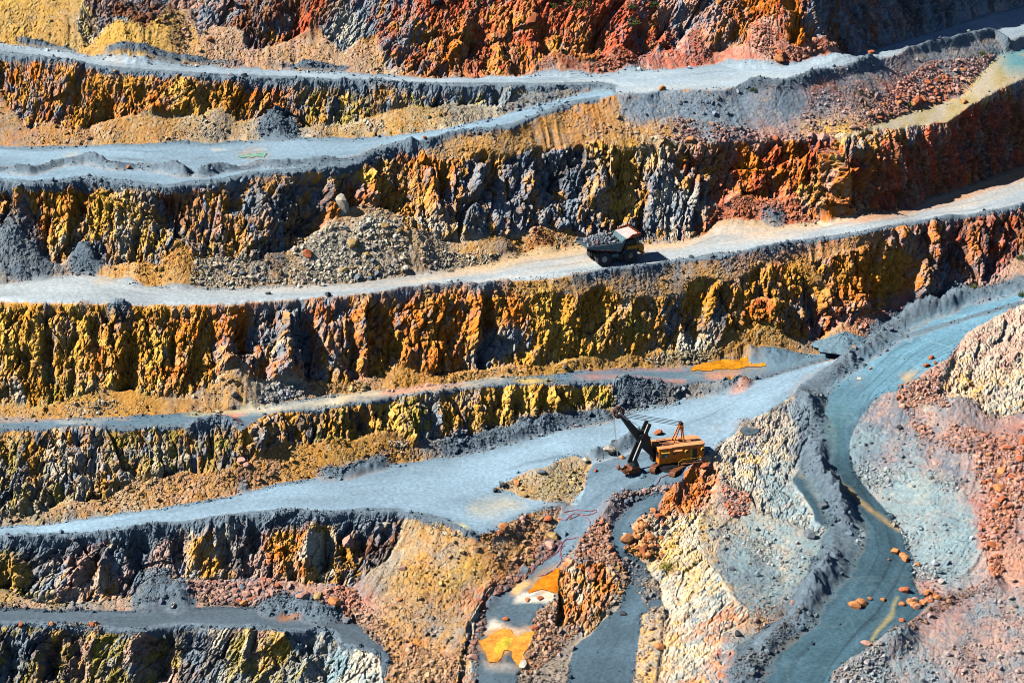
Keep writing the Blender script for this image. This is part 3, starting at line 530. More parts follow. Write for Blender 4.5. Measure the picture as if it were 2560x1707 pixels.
for (a, b), wv, li in zip(cp, cw, cl):
    d2 = (gx4 - a) ** 2 + ((gy4 - b) * 1.3) ** 2 + 400
    kin = KIN[li]; ww = np.where(l4 == li, 1.0, np.where((KIN[l4] == kin) & (kin > 0), .35, 0.04)) / d2 ** 1.6 * 1e6
    den += ww; num += ww[..., None] * wv
num /= den[..., None]
W4 = np.stack([resample(num[..., k], f4, (NY, NX), 1) for k in range(len(PK))], -1)[G].reshape(NV, -1)
W4 += (kr * .5)[:, None] * np.array([.02, .02, .05, 0, .03, .13, .05, .08, 0, .02, 0, 0]); del num, den
col = np.zeros((NV, 3)); tot = np.zeros(NV)
stretch = np.where((kr > .5)[:, None], np.array([[1., 1., .42]]), np.array([[1., .8, .8]]))
lean_ = np.where(isreg('RFACE', 'RTOP', 'HFACE'), .9, np.where(isreg('W5', 'W6', 'KNOB', 'SLOPE'), 0.6, 0.12))
Q = np.stack([V[:, 0] - lean_ * V[:, 2], V[:, 1], V[:, 2]], 1) * stretch
FCW = np.where(isreg('RFACE', 'RTOP', 'HFACE'), .25, .6); Q = Q * np.where(isreg('RFACE', 'RTOP', 'HFACE')[:, None], np.array([[1.5, 1.5, .5]]), 1.0)
S = np.empty((NV, len(PK)), np.float32)
for k in range(len(PK)):
    nz = 1.5 * fbm(Q / 4.0 + k * 31.7, 3, 200 + k) + 1.25 * fbm(Q / 1.0 + k * 17.1, 2, 300 + k) + FCW * (.95 * np.sin(facet * 40 + k * 2.4) + .75 * np.sin(facet2 * 40 + k * 1.7))
    S[:, k] = np.log(W4[:, k] + 6e-3) * 0.85 + nz
S -= S.max(1, keepdims=True); S = np.exp(S * (1.3 + 1.0 * kr[:, None])); S /= S.sum(1, keepdims=True)
col = S @ PALA
del S
col *= (1 + 0.18 * fbm(V / .7, 2, 401))[:, None]
# bigger darker patches of one rock
col *= (1 + 0.15 * fbm(V / 6, 2, 402))[:, None]

# screes are dusty: mixed with the tan of their own fines
tanm = (ks * .36 * np.clip(1 - 2.2 * W4[:, PK.index('red')], 0, 1) * np.clip(.8 + .8 * fbm(V / 5, 2, 471), .1, 1.4))[:, None] * ~isreg('SPOIL', 'RIDGE', 'CYAN', 'HILL', 'LOWR', 'RBENCH')[:, None]
col = col * (1 - tanm) + np.array([[.30, .22, .11]]) * tanm
# flecks: pale chips and rusty seams
fk = vnoise(V / .42, 461) + .6 * vnoise(V / .9, 462)
a = np.clip((fk - .45) * 1.6, 0, .62)[:, None] * (kd < .4)[:, None]; col = col * (1 - a) + (col * .5 + .5 * np.array([[.55, .47, .33]])) * a * 1.0
a = np.clip((-fk - .55) * 1.6, 0, .6)[:, None] * (kd < .4)[:, None]; col = col * (1 - a) + col * np.array([[.55, .42, .4]]) * a
# pale dust caught on the flatter ledges
gN = np.cross(np.gradient(VG, axis=1), -np.gradient(VG, axis=0)); gN /= np.linalg.norm(gN, axis=-1, keepdims=True) + 1e-9
ledge = np.clip((blur(gN[..., 2], 1, 1).ravel() - .62) * 3, 0, 1) * kr * .45
dust = .5 * col.mean(1, keepdims=True) * np.array([[1.0, .95, .9]]) + .5 * col
col = col * (1 - ledge[:, None]) + (dust * .6 + .4 * np.array([[.34, .26, .16]])) * ledge[:, None]
# grey gravel spilt over crests and down the faces
GR = np.array([.105, .145, .185])
def spill_line(k, length, xr=(-999, 9999), amt=1.0, c=GR):
    y = np.interp(PXg, xs, LY[k]); d_ = PYg - y
    ln = length * (0.35 + 1.3 * np.clip(fbm(np.stack([PXg / 38, PYg / 300, PXg * 0], 1), 3, 500 + k) + .35, 0, 1.3))
    mm = np.clip(1 - (d_ - 2) / ln, 0, 1) * (d_ > -6) * (PXg > xr[0]) * (PXg < xr[1]) * amt
    SPILL[:] = np.maximum(SPILL, np.clip(mm * 1.6, 0, 1))
spill_line(1, 18, (-999, 1540)); spill_line(3, 18, (-999, 1150)); spill_line(3, 10, (1150, 1500)); spill_line(5, 5, (1600, 2960)); spill_line(7, 6); spill_line(9, 34, (-999, 1200)); spill_line(11, 14)
sp = np.clip(SPILL * 1.3 + 0.35 * fbm(V / 1.5, 2, 410) * (SPILL > .02), 0, 1)
sp = sp * (1 - 0)
grn = GR[None] * (1 + .35 * fbm(V / .6, 2, 411))[:, None]
col = col * (1 - sp[:, None]) + grn * sp[:, None]

# roads: pale dust, streaked along the way
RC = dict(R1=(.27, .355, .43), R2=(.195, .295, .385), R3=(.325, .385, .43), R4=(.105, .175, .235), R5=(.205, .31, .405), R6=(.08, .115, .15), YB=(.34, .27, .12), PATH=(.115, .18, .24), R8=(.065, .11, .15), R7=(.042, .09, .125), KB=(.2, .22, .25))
LN = dict(R1=(0, 1), R2=(2, 3), R3=(4, 5), R4=(6, 7), R5=(8, 9), R6=(10, 11))
CEN = dict(R7='F 2352,440 2100,570 1800,690 1500,850 1330,1000 1180,1120 1080,1250 1060,1400 I 1060,60 1250,320 1400,500 1420,680 1330,850 1200,1050 1000,1250 850,1400 750,1559', PATH='H 2000,150 1800,250 1600,420 1560,600 1400,800 1250,950 1130,1150 1130,1350 1080,1559', R8='H 2300,230 2000,350 1900,500 1900,650 2010,800 2040,950 1950,1080 1850,1250 1750,1400 1700,1559')
def along(pts, X):
    pts = [np.array(q_) for q_ in pts]; best = np.full(len(X), 1e9); lat = np.zeros(len(X)); sacc = 0; ss = np.zeros(len(X))
    for a, b in zip(pts[:-1], pts[1:]):
        ab = b - a; L_ = np.hypot(*ab); t = np.clip(((X - a) @ ab) / (L_ * L_), 0, 1); r_ = X - a - t[:, None] * ab; d_ = (r_ ** 2).sum(1); n_ = d_ < best
        best[n_] = d_[n_]; lat[n_] = (np.sqrt(d_) * np.sign(ab[0] * r_[:, 1] - ab[1] * r_[:, 0]))[n_]; ss[n_] = (sacc + t * L_)[n_]; sacc += L_
    return ss, lat
RCOL = np.zeros((NV, 3))
for k, c in RC.items():
    m = isreg(k)
    mm = blur((LAB == REG[k]['i']).astype(np.float32), 1, 1)[G].ravel() * (1.0 if REG[k]['kind'] == 'road' else .6)
    idx = np.nonzero(mm > .01)[0]
    v = V[idx]
    if k in LN:
        a, b = LN[k]; t = (PYg[idx] - np.interp(PXg[idx], xs, LY[a])) / (np.interp(PXg[idx], xs, LY[b] - LY[a]) + 4)
        sq = np.stack([t * 5, PXg[idx] / 150, np.zeros(len(idx))], 1)
    elif k in CEN:
        ss_, la_ = along([ground_at(a_, b_)[:2] for a_, b_ in tl(CEN[k])], v[:, :2])
        sq = np.stack([la_ / 1.3, ss_ / 16, v[:, 2] * 0], 1); t = la_ * .8
    else:
        sq = np.stack([v[:, 0] / 3 - v[:, 1] / 12, v[:, 1] / 12, v[:, 2] * 0], 1); t = np.full(len(idx), .5)
    sq2 = sq + 0.3 * fbm(v / 9, 2, 421)[:, None]
    st1 = fbm(sq2, 4, 422); st2 = fbm(v / np.array([9., 5., 9.]), 3, 424); st3 = vnoise(v / .45, 426)
    f_ = 1 + .24 * st1 + .18 * st2 + .06 * st3
    f_ *= 1 - (.35 * np.clip(np.abs(t - .5) * 2 - .72, 0, .3) / .3 if k in LN else 0)
    if k in CEN: f_ = 1 + 1.5 * (f_ - 1)
    cc = np.array(c)[None] * f_[:, None]
    if k == 'R3':      # tan dust along the inner side
        x = PXg[idx]
        amt = np.clip(.75 - t * 1.1 + .5 * st1, 0, 1) * np.clip((x - 300) / 900, 0.1, 1); cc = cc * (1 - amt[:, None]) + np.array([.50, .33, .17]) * f_[:, None] * amt[:, None]
    if k == 'R1':
        amt = np.clip(.35 * st1 + .4 * (t - .3), 0, .5); cc = cc * (1 - amt[:, None]) + np.array([.45, .45, .42]) * amt[:, None]
    if k == 'YB':
        amt = np.clip(.5 + 1.6 * st1, 0, 1); cc = cc * (1 - amt[:, None]) + np.array([.36, .32, .25]) * amt[:, None]
        amt = np.clip((PXg[idx] - 2480) / 50, 0, 1) * np.clip(1.2 + st2 * 2, 0, 1) * np.clip((200 - PYg[idx]) / 40, 0, 1); cc = cc * (1 - amt[:, None]) + np.array([.10, .24, .28]) * amt[:, None]
    if k == 'PATH':
        cc = cc * (1 - .4 * np.clip((PYg[idx] - 1260) / 250, 0, 1))[:, None]
    if k == 'R7':      # pale drying lines
        vein = np.clip(1 - np.abs(fbm(v / np.array([6., 9., 6.]), 3, 431)) * 20, 0, 1) * .22; cc = cc * (1 - vein[:, None]) + np.array([.13, .19, .22]) * vein[:, None]
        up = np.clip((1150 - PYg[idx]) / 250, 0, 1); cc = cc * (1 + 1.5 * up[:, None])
    # wheel ruts
    if k in LN or k in CEN:
        lat = t * 9 if k in LN else t * 1.0
        lat = lat + 1.1 * fbm(np.stack([PXg[idx] / 190, PYg[idx] / (999 if k in LN else 190), lat * 0], 1), 2, 451)
        rut = np.clip(1 - np.abs((lat * .5) % 1 - .5) * 7, 0, 1) * np.clip(.25 + 1.3 * vnoise(np.stack([PXg[idx] / 110, lat * .3, lat * 0], 1), 452), 0, 1)
        cc = cc * (1 - .34 * rut)[:, None]
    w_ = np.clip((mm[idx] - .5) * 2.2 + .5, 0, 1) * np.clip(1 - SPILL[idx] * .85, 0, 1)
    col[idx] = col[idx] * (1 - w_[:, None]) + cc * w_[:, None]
# stains: outline, colour, strength, feather cells
for s, c, stg, fe in [
    ('D 1230,1275 1500,1250 1800,1218 1800,1230 1560,1268 1400,1275', (.62, .48, .20), .9, 3),
    ('D 1450,1268 1560,1268 1700,1255 1680,1270 1600,1290 1620,1340 1590,1330 1560,1290', (.55, .20, .13), .9, 2),
    ('D 1560,1268 1800,1220 2100,1180 2352,1140 2352,1205 2000,1235 1820,1255 1700,1262', (.52, .46, .34), .85, 4),
    ('D 0,1300 500,1300 900,1288 900,1298 450,1310 0,1330', (.50, .32, .2), .8, 3),
    ('D 380,1325 720,1325 690,1335 400,1340', (.45, .42, .34), .8, 2),
    ('E 0,1130 300,1100 700,1055 900,1030 1150,1010 1100,1050 800,1075 600,1110 300,1140 0,1200', (.56, .45, .30), .85, 4),
    ('E 280,1110 420,1085 700,1055 860,1040 850,1055 600,1095 380,1125 250,1140', (.55, .22, .14), .8, 3),
    ('E 1150,1050 1250,1030 1450,1028 1480,1042 1300,1060', (.65, .45, .12), .85, 3),
    ('E 1580,1015 1800,1010 2050,1020 2200,1035 2352,1035 2352,1055 2100,1040 1850,1028 1650,1025', (.60, .20, .10), .85, 3),
    ('E 1650,962 2000,955 2352,940 2352,965 1900,970 1700,975', (.50, .18, .10), .7, 3),
    ('F 160,985 400,985 410,1010 380,1035 480,1045 470,1075 420,1120 320,1150 350,1115 430,1080 400,1055 250,1030 180,1025', (.58, .24, .12), .75, 4),
    ('H 760,470 850,480 900,500 860,505 800,490', (.70, .62, .25), .8, 2),
    ('H 900,330 1100,290 1260,330 1300,360 1150,390 1000,420 880,400', (.50, .42, .26), .55, 8),
    ('H 1170,955 1190,900 1250,860 1300,870 1220,950', (.62, .36, .14), .8, 3),
    ('H 1190,1000 1240,950 1390,905 1500,955 1500,1000 1400,1005 1300,995', (.70, .62, .50), .85, 3),
    ('H 1000,1215 1030,1120 1080,1150 1170,1180 1240,1200 1330,1180 1350,1205 1230,1245 1190,1240', (.62, .56, .48), .75, 4),
    ('H 1000,1400 1040,1440 1180,1440 1230,1480 1150,1470 1010,1460', (.60, .56, .50), .6, 5),
    ('I 1000,120 1060,150 1150,220 1250,310 1310,370 1420,430 1520,510 1500,520 1390,450 1290,385 1230,330 1130,240 1020,160', (.42, .30, .14), .75, 2),
    ('I 1280,390 1200,430 1190,470 1270,530 1250,590 1200,620 1190,600 1240,570 1230,530 1180,470 1190,430', (.32, .40, .42), .8, 2),
    ('I 1500,960 1480,960 1440,1060 1390,1130 1320,1230 1260,1330 1290,1310 1370,1200 1440,1110 1480,1020', (.40, .33, .14), .7, 2),
    ('F 1000,1240 1080,1180 1160,1190 1150,1280 1100,1420 1080,1520 990,1500 980,1350', (.075, .17, .19), .4, 9),
    ('F 1500,1000 1560,990 1650,985 1640,1000 1570,1030 1560,1080 1530,1060', (.50, .32, .12), .6, 4),
    ('G 1900,1130 1960,1080 2040,1090 2080,1110 1980,1130', (.35, .14, .05), .75, 3),
    ('C 1000,1530 1300,1480 1500,1440 1700,1400 2000,1290 2352,1160 2352,1220 2050,1310 1800,1400 1500,1470 1250,1520', (.50, .20, .05), .75, 4),
    ('E 600,300 900,265 1250,190 1600,125 1700,110 1650,170 1400,200 1000,280 750,310', (.52, .36, .17), .7, 6),
    ('D 650,340 750,330 830,350 760,370 640,375', (.50, .36, .17), .5, 4),
    ('A 640,400 800,400 860,435 740,430', (.52, .52, .48), .6, 4),
    ('A 1000,1085 1500,1075 1500,1082 1000,1092', (.13, .16, .2), .7, 1), ('A 800,1090 900,1085 1000,1095 820,1100', (.12, .15, .19), .7, 1), ('A 1000,1108 1500,1120 1500,1126 1000,1115', (.13, .16, .2), .6, 1),
    ('A 1450,1020 1480,1012 1540,1020 1580,1032 1480,1034', (.42, .42, .38), .7, 1), ('A 1720,1020 1820,1012 1830,1026 1740,1030', (.40, .39, .35), .6, 1), ('A 420,1055 520,1042 560,1048 500,1066 430,1070', (.40, .40, .36), .6, 2),
]:
    mk = np.zeros((NY, NX), np.float32); mk[fill_mask(tl(s))] = 1
    mk = blur(mk[jj, ii], fe, 1)[G].ravel(); idx = np.nonzero(mk > .01)[0]
    tx = np.clip(1.0 + .9 * fbm(V[idx] / np.array([4., 1.6, 4.]), 3, 441), 0, 1.1)
    a = np.clip(mk[idx] * stg * tx * np.clip((kd[idx] - .35) * 4, 0, 1), 0, 1)[:, None]
    col[idx] = col[idx] * (1 - a) + np.array(c) * a
# the dusty rim round pools
rim = np.clip(blur((POOLM > 0).astype(np.float32), 7, 2)[G].ravel() * 2.0 * (.6 + 1.2 * fbm(V / 1.6, 3, 481)), 0, .8)[:, None]
col = col * (1 - rim) + np.array([.40, .21, .07]) * rim
col *= (1 + .22 * kr)[:, None]
col = np.clip(col, 0.012, 0.85)
# ------------------------------------------------------------------ materials
def rock_material(name, bump=0.35, scale=3.0, rough=.95, sat=1.0):
    m = bpy.data.materials.new(name); m.use_nodes = True; t = m.node_tree; b = t.nodes['Principled BSDF']
    at = t.nodes.new('ShaderNodeAttribute'); at.attribute_name = 'mineral'
    tc = t.nodes.new('ShaderNodeTexCoord')
    n1 = t.nodes.new('ShaderNodeTexNoise'); n1.inputs['Scale'].default_value = scale; n1.inputs['Detail'].default_value = 5; n1.inputs['Roughness'].default_value = .7
    mr = t.nodes.new('ShaderNodeMapRange'); mr.inputs['From Min'].default_value = .3; mr.inputs['From Max'].default_value = .7; mr.inputs['To Min'].default_value = .72; mr.inputs['To Max'].default_value = 1.25
    mx = t.nodes.new('ShaderNodeMix'); mx.data_type = 'RGBA'; mx.blend_type = 'MULTIPLY'; mx.inputs[0].default_value = 1
    hs = t.nodes.new('ShaderNodeHueSaturation'); hs.inputs['Saturation'].default_value = sat
    bp = t.nodes.new('ShaderNodeBump'); bp.inputs['Strength'].default_value = bump; bp.inputs['Distance'].default_value = .25
    t.links.new(tc.outputs['Object'], n1.inputs['Vector']); t.links.new(n1.outputs[0], mr.inputs[0])
    t.links.new(at.outputs['Color'], hs.inputs['Color']); t.links.new(hs.outputs[0], mx.inputs[6]); t.links.new(mr.outputs[0], mx.inputs[7])
    t.links.new(mx.outputs[2], b.inputs['Base Color']); t.links.new(n1.outputs[0], bp.inputs['Height']); t.links.new(bp.outputs[0], b.inputs['Normal'])
    b.inputs['Roughness'].default_value = rough; b.inputs['Specular IOR Level'].default_value = .15
    return m
M_ROCK = rock_material('rock', .5, 2.2); M_SCREE = rock_material('scree', .5, 3.5); M_ROAD = rock_material('road_dust', .15, 1.6)
def plain(name, c, rough=.6, metal=0.0, var=.25, scale=2.0, spec=.4, c2=None, bump=0.0):
    m = bpy.data.materials.new(name); m.use_nodes = True; t = m.node_tree; b = t.nodes['Principled BSDF']
    tc = t.nodes.new('ShaderNodeTexCoord'); n1 = t.nodes.new('ShaderNodeTexNoise'); n1.inputs['Scale'].default_value = scale; n1.inputs['Detail'].default_value = 6; n1.inputs['Roughness'].default_value = .65
    cr = t.nodes.new('ShaderNodeValToRGB'); cr.color_ramp.elements[0].position = .35; cr.color_ramp.elements[1].position = .65
    d = c2 or tuple(max(0, x * (1 - var)) for x in c)
    cr.color_ramp.elements[0].color = (*d, 1); cr.color_ramp.elements[1].color = (*[min(1, x * (1 + var * .3)) for x in c], 1)
    t.links.new(tc.outputs['Object'], n1.inputs['Vector']); t.links.new(n1.outputs[0], cr.inputs[0]); t.links.new(cr.outputs[0], b.inputs['Base Color'])
    b.inputs['Roughness'].default_value = rough; b.inputs['Metallic'].default_value = metal; b.inputs['Specular IOR Level'].default_value = spec
    if bump:
        bp = t.nodes.new('ShaderNodeBump'); bp.inputs['Strength'].default_value = bump; bp.inputs['Distance'].default_value = .1
        t.links.new(n1.outputs[0], bp.inputs['Height']); t.links.new(bp.outputs[0], b.inputs['Normal'])
    return m

# ------------------------------------------------------------------ cut the sheet into its named pieces
quad_lab = lab.reshape(MY, MX)[:-1, :-1]; quad_pool = pool.reshape(MY, MX)[:-1, :-1]
VI = np.arange(NV, dtype=np.int32).reshape(MY, MX)
QV = np.stack([VI[1:, :-1], VI[1:, 1:], VI[:-1, 1:], VI[:-1, :-1]], -1)
def mesh_from(name, verts, quads, mat, cols=None, smooth=False):
    me = bpy.data.meshes.new(name); n = len(quads); k = quads.shape[1]
    me.vertices.add(len(verts)); me.vertices.foreach_set('co', np.ascontiguousarray(verts, np.float32).ravel())
    me.loops.add(n * k); me.loops.foreach_set('vertex_index', np.ascontiguousarray(quads, np.int32).ravel())
    me.polygons.add(n); me.polygons.foreach_set('loop_start', np.arange(0, n * k, k, dtype=np.int32))
    me.update(calc_edges=True)
    me.polygons.foreach_set('use_smooth', np.full(n, smooth))
    if cols is not None:
        a = me.attributes.new('mineral', 'FLOAT_COLOR', 'POINT')
        a.data.foreach_set('color', np.concatenate([cols, np.ones((len(cols), 1))], 1).astype(np.float32).ravel())
    me.materials.append(mat)
    return me
def piece(name, mask, mat, label, cat, kind='structure', smooth=False, lift=0.0, cols=True):
    q = QV[mask]; u, inv = np.unique(q, return_inverse=True)
    vv = V[u].copy(); vv[:, 2] += lift
    o = bpy.data.objects.new(name, mesh_from(name, vv, inv.reshape(q.shape), mat, col[u] if cols else None, smooth)); C.objects.link(o)
    return tag(o, label, cat, None, kind)
PIECES = [
    ('rock_face', ['W0', 'W0R'], M_ROCK, 'uppermost rock face, red and grey, above the top haul road', 'rock face'),
    ('rock_face', ['W1'], M_ROCK, 'ochre and grey rock face between the two upper haul roads', 'rock face'),
    ('rock_face', ['W2', 'W2R'], M_ROCK, 'tall gold, grey and red rock face above the road with the dump truck', 'rock face'),
    ('rock_face', ['W3'], M_ROCK, 'fluted orange rock face directly below the dump truck road', 'rock face'),
    ('rock_face', ['W4'], M_ROCK, 'low olive and grey rock face above the wide blue road', 'rock face'),
    ('rock_face', ['W5'], M_ROCK, 'slanting pink and dark rock face below the wide blue road', 'rock face'),
    ('rock_face', ['W6'], M_ROCK, 'lowest dark rock face in the bottom left corner', 'rock face'),
    ('rock_face', ['BUTT'], M_ROCK, 'bright orange buttress jutting from the red rock face', 'rock face'),
    ('rock_face', ['HFACE'], M_ROCK, 'pink hillside rock face at the right edge', 'rock face'),
    ('rock_face', ['RFACE', 'RTOP'], M_ROCK, 'pale yellow and cyan cliff of the ridge beside the power shovel', 'rock face'),
    ('rock_knob', ['KNOB'], M_ROCK, 'rocky knob between the orange pools and the lower track', 'rock outcrop'),
    ('scree_slope', ['S0'], M_SCREE, 'olive and red scree at the foot of the uppermost face', 'scree'),
    ('scree_slope', ['S1'], M_SCREE, 'pale scree above the second road from the top', 'scree'),
    ('scree_slope', ['S2'], M_SCREE, 'rubble and scree along the inner side of the dump truck road', 'scree'),
    ('scree_slope', ['S3'], M_SCREE, 'ochre scree above the narrow stained bench', 'scree'),
    ('scree_slope', ['S4'], M_SCREE, 'ochre scree above the wide blue road', 'scree'),
    ('scree_slope', ['S5'], M_SCREE, 'grey and pink scree above the bottom left road', 'scree'),
    ('soil_slope', ['CAP'], M_SCREE, 'ochre soil slopes weathered over the tops of the rock faces', 'soil slope'),
    ('spoil_slope', ['SPOIL'], M_SCREE, 'blue grey spoil slope tipped below the top road at the right', 'spoil slope'),
    ('hill_slope', ['SLOPE', 'MOUND', 'KB'], M_SCREE, 'yellowish slope and mounds in the lower middle', 'slope'),
    ('ridge_slope', ['RIDGE', 'RBENCH'], M_SCREE, 'pale cyan ridge slope left of the winding road', 'slope'),
    ('hill_slope', ['HILL', 'CYAN', 'LOWR'], M_SCREE, 'cyan and pink slopes right of the winding road', 'slope'),
    ('haul_road', ['R1'], M_ROAD, 'pale top haul road running into the shadow at the right', 'road'),
    ('haul_road', ['R2'], M_ROAD, 'second haul road from the top, with the turquoise pool', 'road'),
    ('haul_road', ['R3'], M_ROAD, 'whitish haul road carrying the dump truck', 'road'),
    ('bench_road', ['R4'], M_ROAD, 'narrow bench streaked with pink and yellow stains', 'road'),
    ('haul_road', ['R5', 'PATH'], M_ROAD, 'wide blue grey haul road and pad with the power shovel', 'road'),
    ('bench_road', ['R6'], M_ROAD, 'dark bench road near the bottom left corner', 'road'),
    ('bench_road', ['YB'], M_ROAD, 'narrow yellow bench below the spoil slope', 'road'),
    ('haul_road', ['R7'], M_ROAD, 'winding teal road between the ridge and the right hill', 'road'),
    ('haul_road', ['R8'], M_ROAD, 'lower track curving below the power shovel', 'road'),
]
for nm, keys, mat, lb, cat in PIECES:
    piece(nm, np.isin(quad_lab, [REG[k]['i'] for k in keys]), mat, lb, cat, smooth=(mat is M_ROAD))
for k, (s, c, lb) in enumerate(POOLS):
    mk = quad_pool == k + 1
    if mk.any():
        piece('pool', mk, plain('pool_water', c, .2, 0, .5, .8, .5), lb, 'pool', smooth=True, lift=.12, cols=False)
# ------------------------------------------------------------------ loose rock
def ico():
    t = (1 + 5 ** .5) / 2
    v = np.array([(-1, t, 0), (1, t, 0), (-1, -t, 0), (1, -t, 0), (0, -1, t), (0, 1, t), (0, -1, -t), (0, 1, -t), (t, 0, -1), (t, 0, 1), (-t, 0, -1), (-t, 0, 1)], float)
    f = np.array([(0, 11, 5), (0, 5, 1), (0, 1, 7), (0, 7, 10), (0, 10, 11), (1, 5, 9), (5, 11, 4), (11, 10, 2), (10, 7, 6), (7, 1, 8), (3, 9, 4), (3, 4, 2), (3, 2, 6), (3, 6, 8), (3, 8, 9), (4, 9, 5), (2, 4, 11), (6, 2, 10), (8, 6, 7), (9, 8, 1)])
    return v / np.linalg.norm(v[0]), f
ICO_V, ICO_F = ico()
def rock_soup(centres, radii, rng):
    n = len(centres)
    sh = rng.uniform(.55, 1.25, (n, 1, 3)); sh[..., 2] *= .8
    v = ICO_V[None] * (1 + rng.normal(0, .26, (n, 12, 1))) * sh
    v = np.clip(v, -rng.uniform(.55, 1, (n, 1, 3)), rng.uniform(.55, 1, (n, 1, 3)))      # flat broken sides
    q = rng.normal(size=(n, 4)); q /= np.linalg.norm(q, axis=1, keepdims=True); w_, x, y, z = q.T
    R = np.stack([1 - 2 * (y * y + z * z), 2 * (x * y - z * w_), 2 * (x * z + y * w_), 2 * (x * y + z * w_), 1 - 2 * (x * x + z * z), 2 * (y * z - x * w_), 2 * (x * z - y * w_), 2 * (y * z + x * w_), 1 - 2 * (x * x + y * y)], -1).reshape(n, 3, 3)
    v = np.einsum('nij,nkj->nki', R, v) * radii[:, None, None] + centres[:, None, :]
    f = (ICO_F[None] + 12 * np.arange(n)[:, None, None])
    return v.reshape(-1, 3), f.reshape(-1, 3)
w_base = np.zeros(NV, np.float32); siz = np.ones(NV, np.float32); tint = np.full((NV, 3), -1.0, np.float32)
frame = (PXg > -30) & (PXg < FW + 30) & (PYg > -30) & (PYg < FH + 30)
w_base += .35 * (ks > .5); w_base += .75 * (SPILL > .25)
w_base += .015 * (isreg('R8', 'PATH', 'RBENCH', 'R7', 'YB'))
w_base += .9 * isreg('KB'); w_base += .15 * isreg('S3', 'S4', 'S2'); w_base += .03 * kr
edge = blur(kinds[LAB] == 'scree', 5, 1)[G].ravel(); w_base += 1.4 * ((edge > .12) & (kd > .5))       # strays along the toe of the screes
w_base *= np.clip(.35 + 1.6 * fbm(V / 7, 3, 601), .03, 1.6)
REDS, GREY, PALE, ORNG, MIX = (.36, .10, .05), (.17, .20, .23), (.45, .41, .33), (.50, .17, .04), None
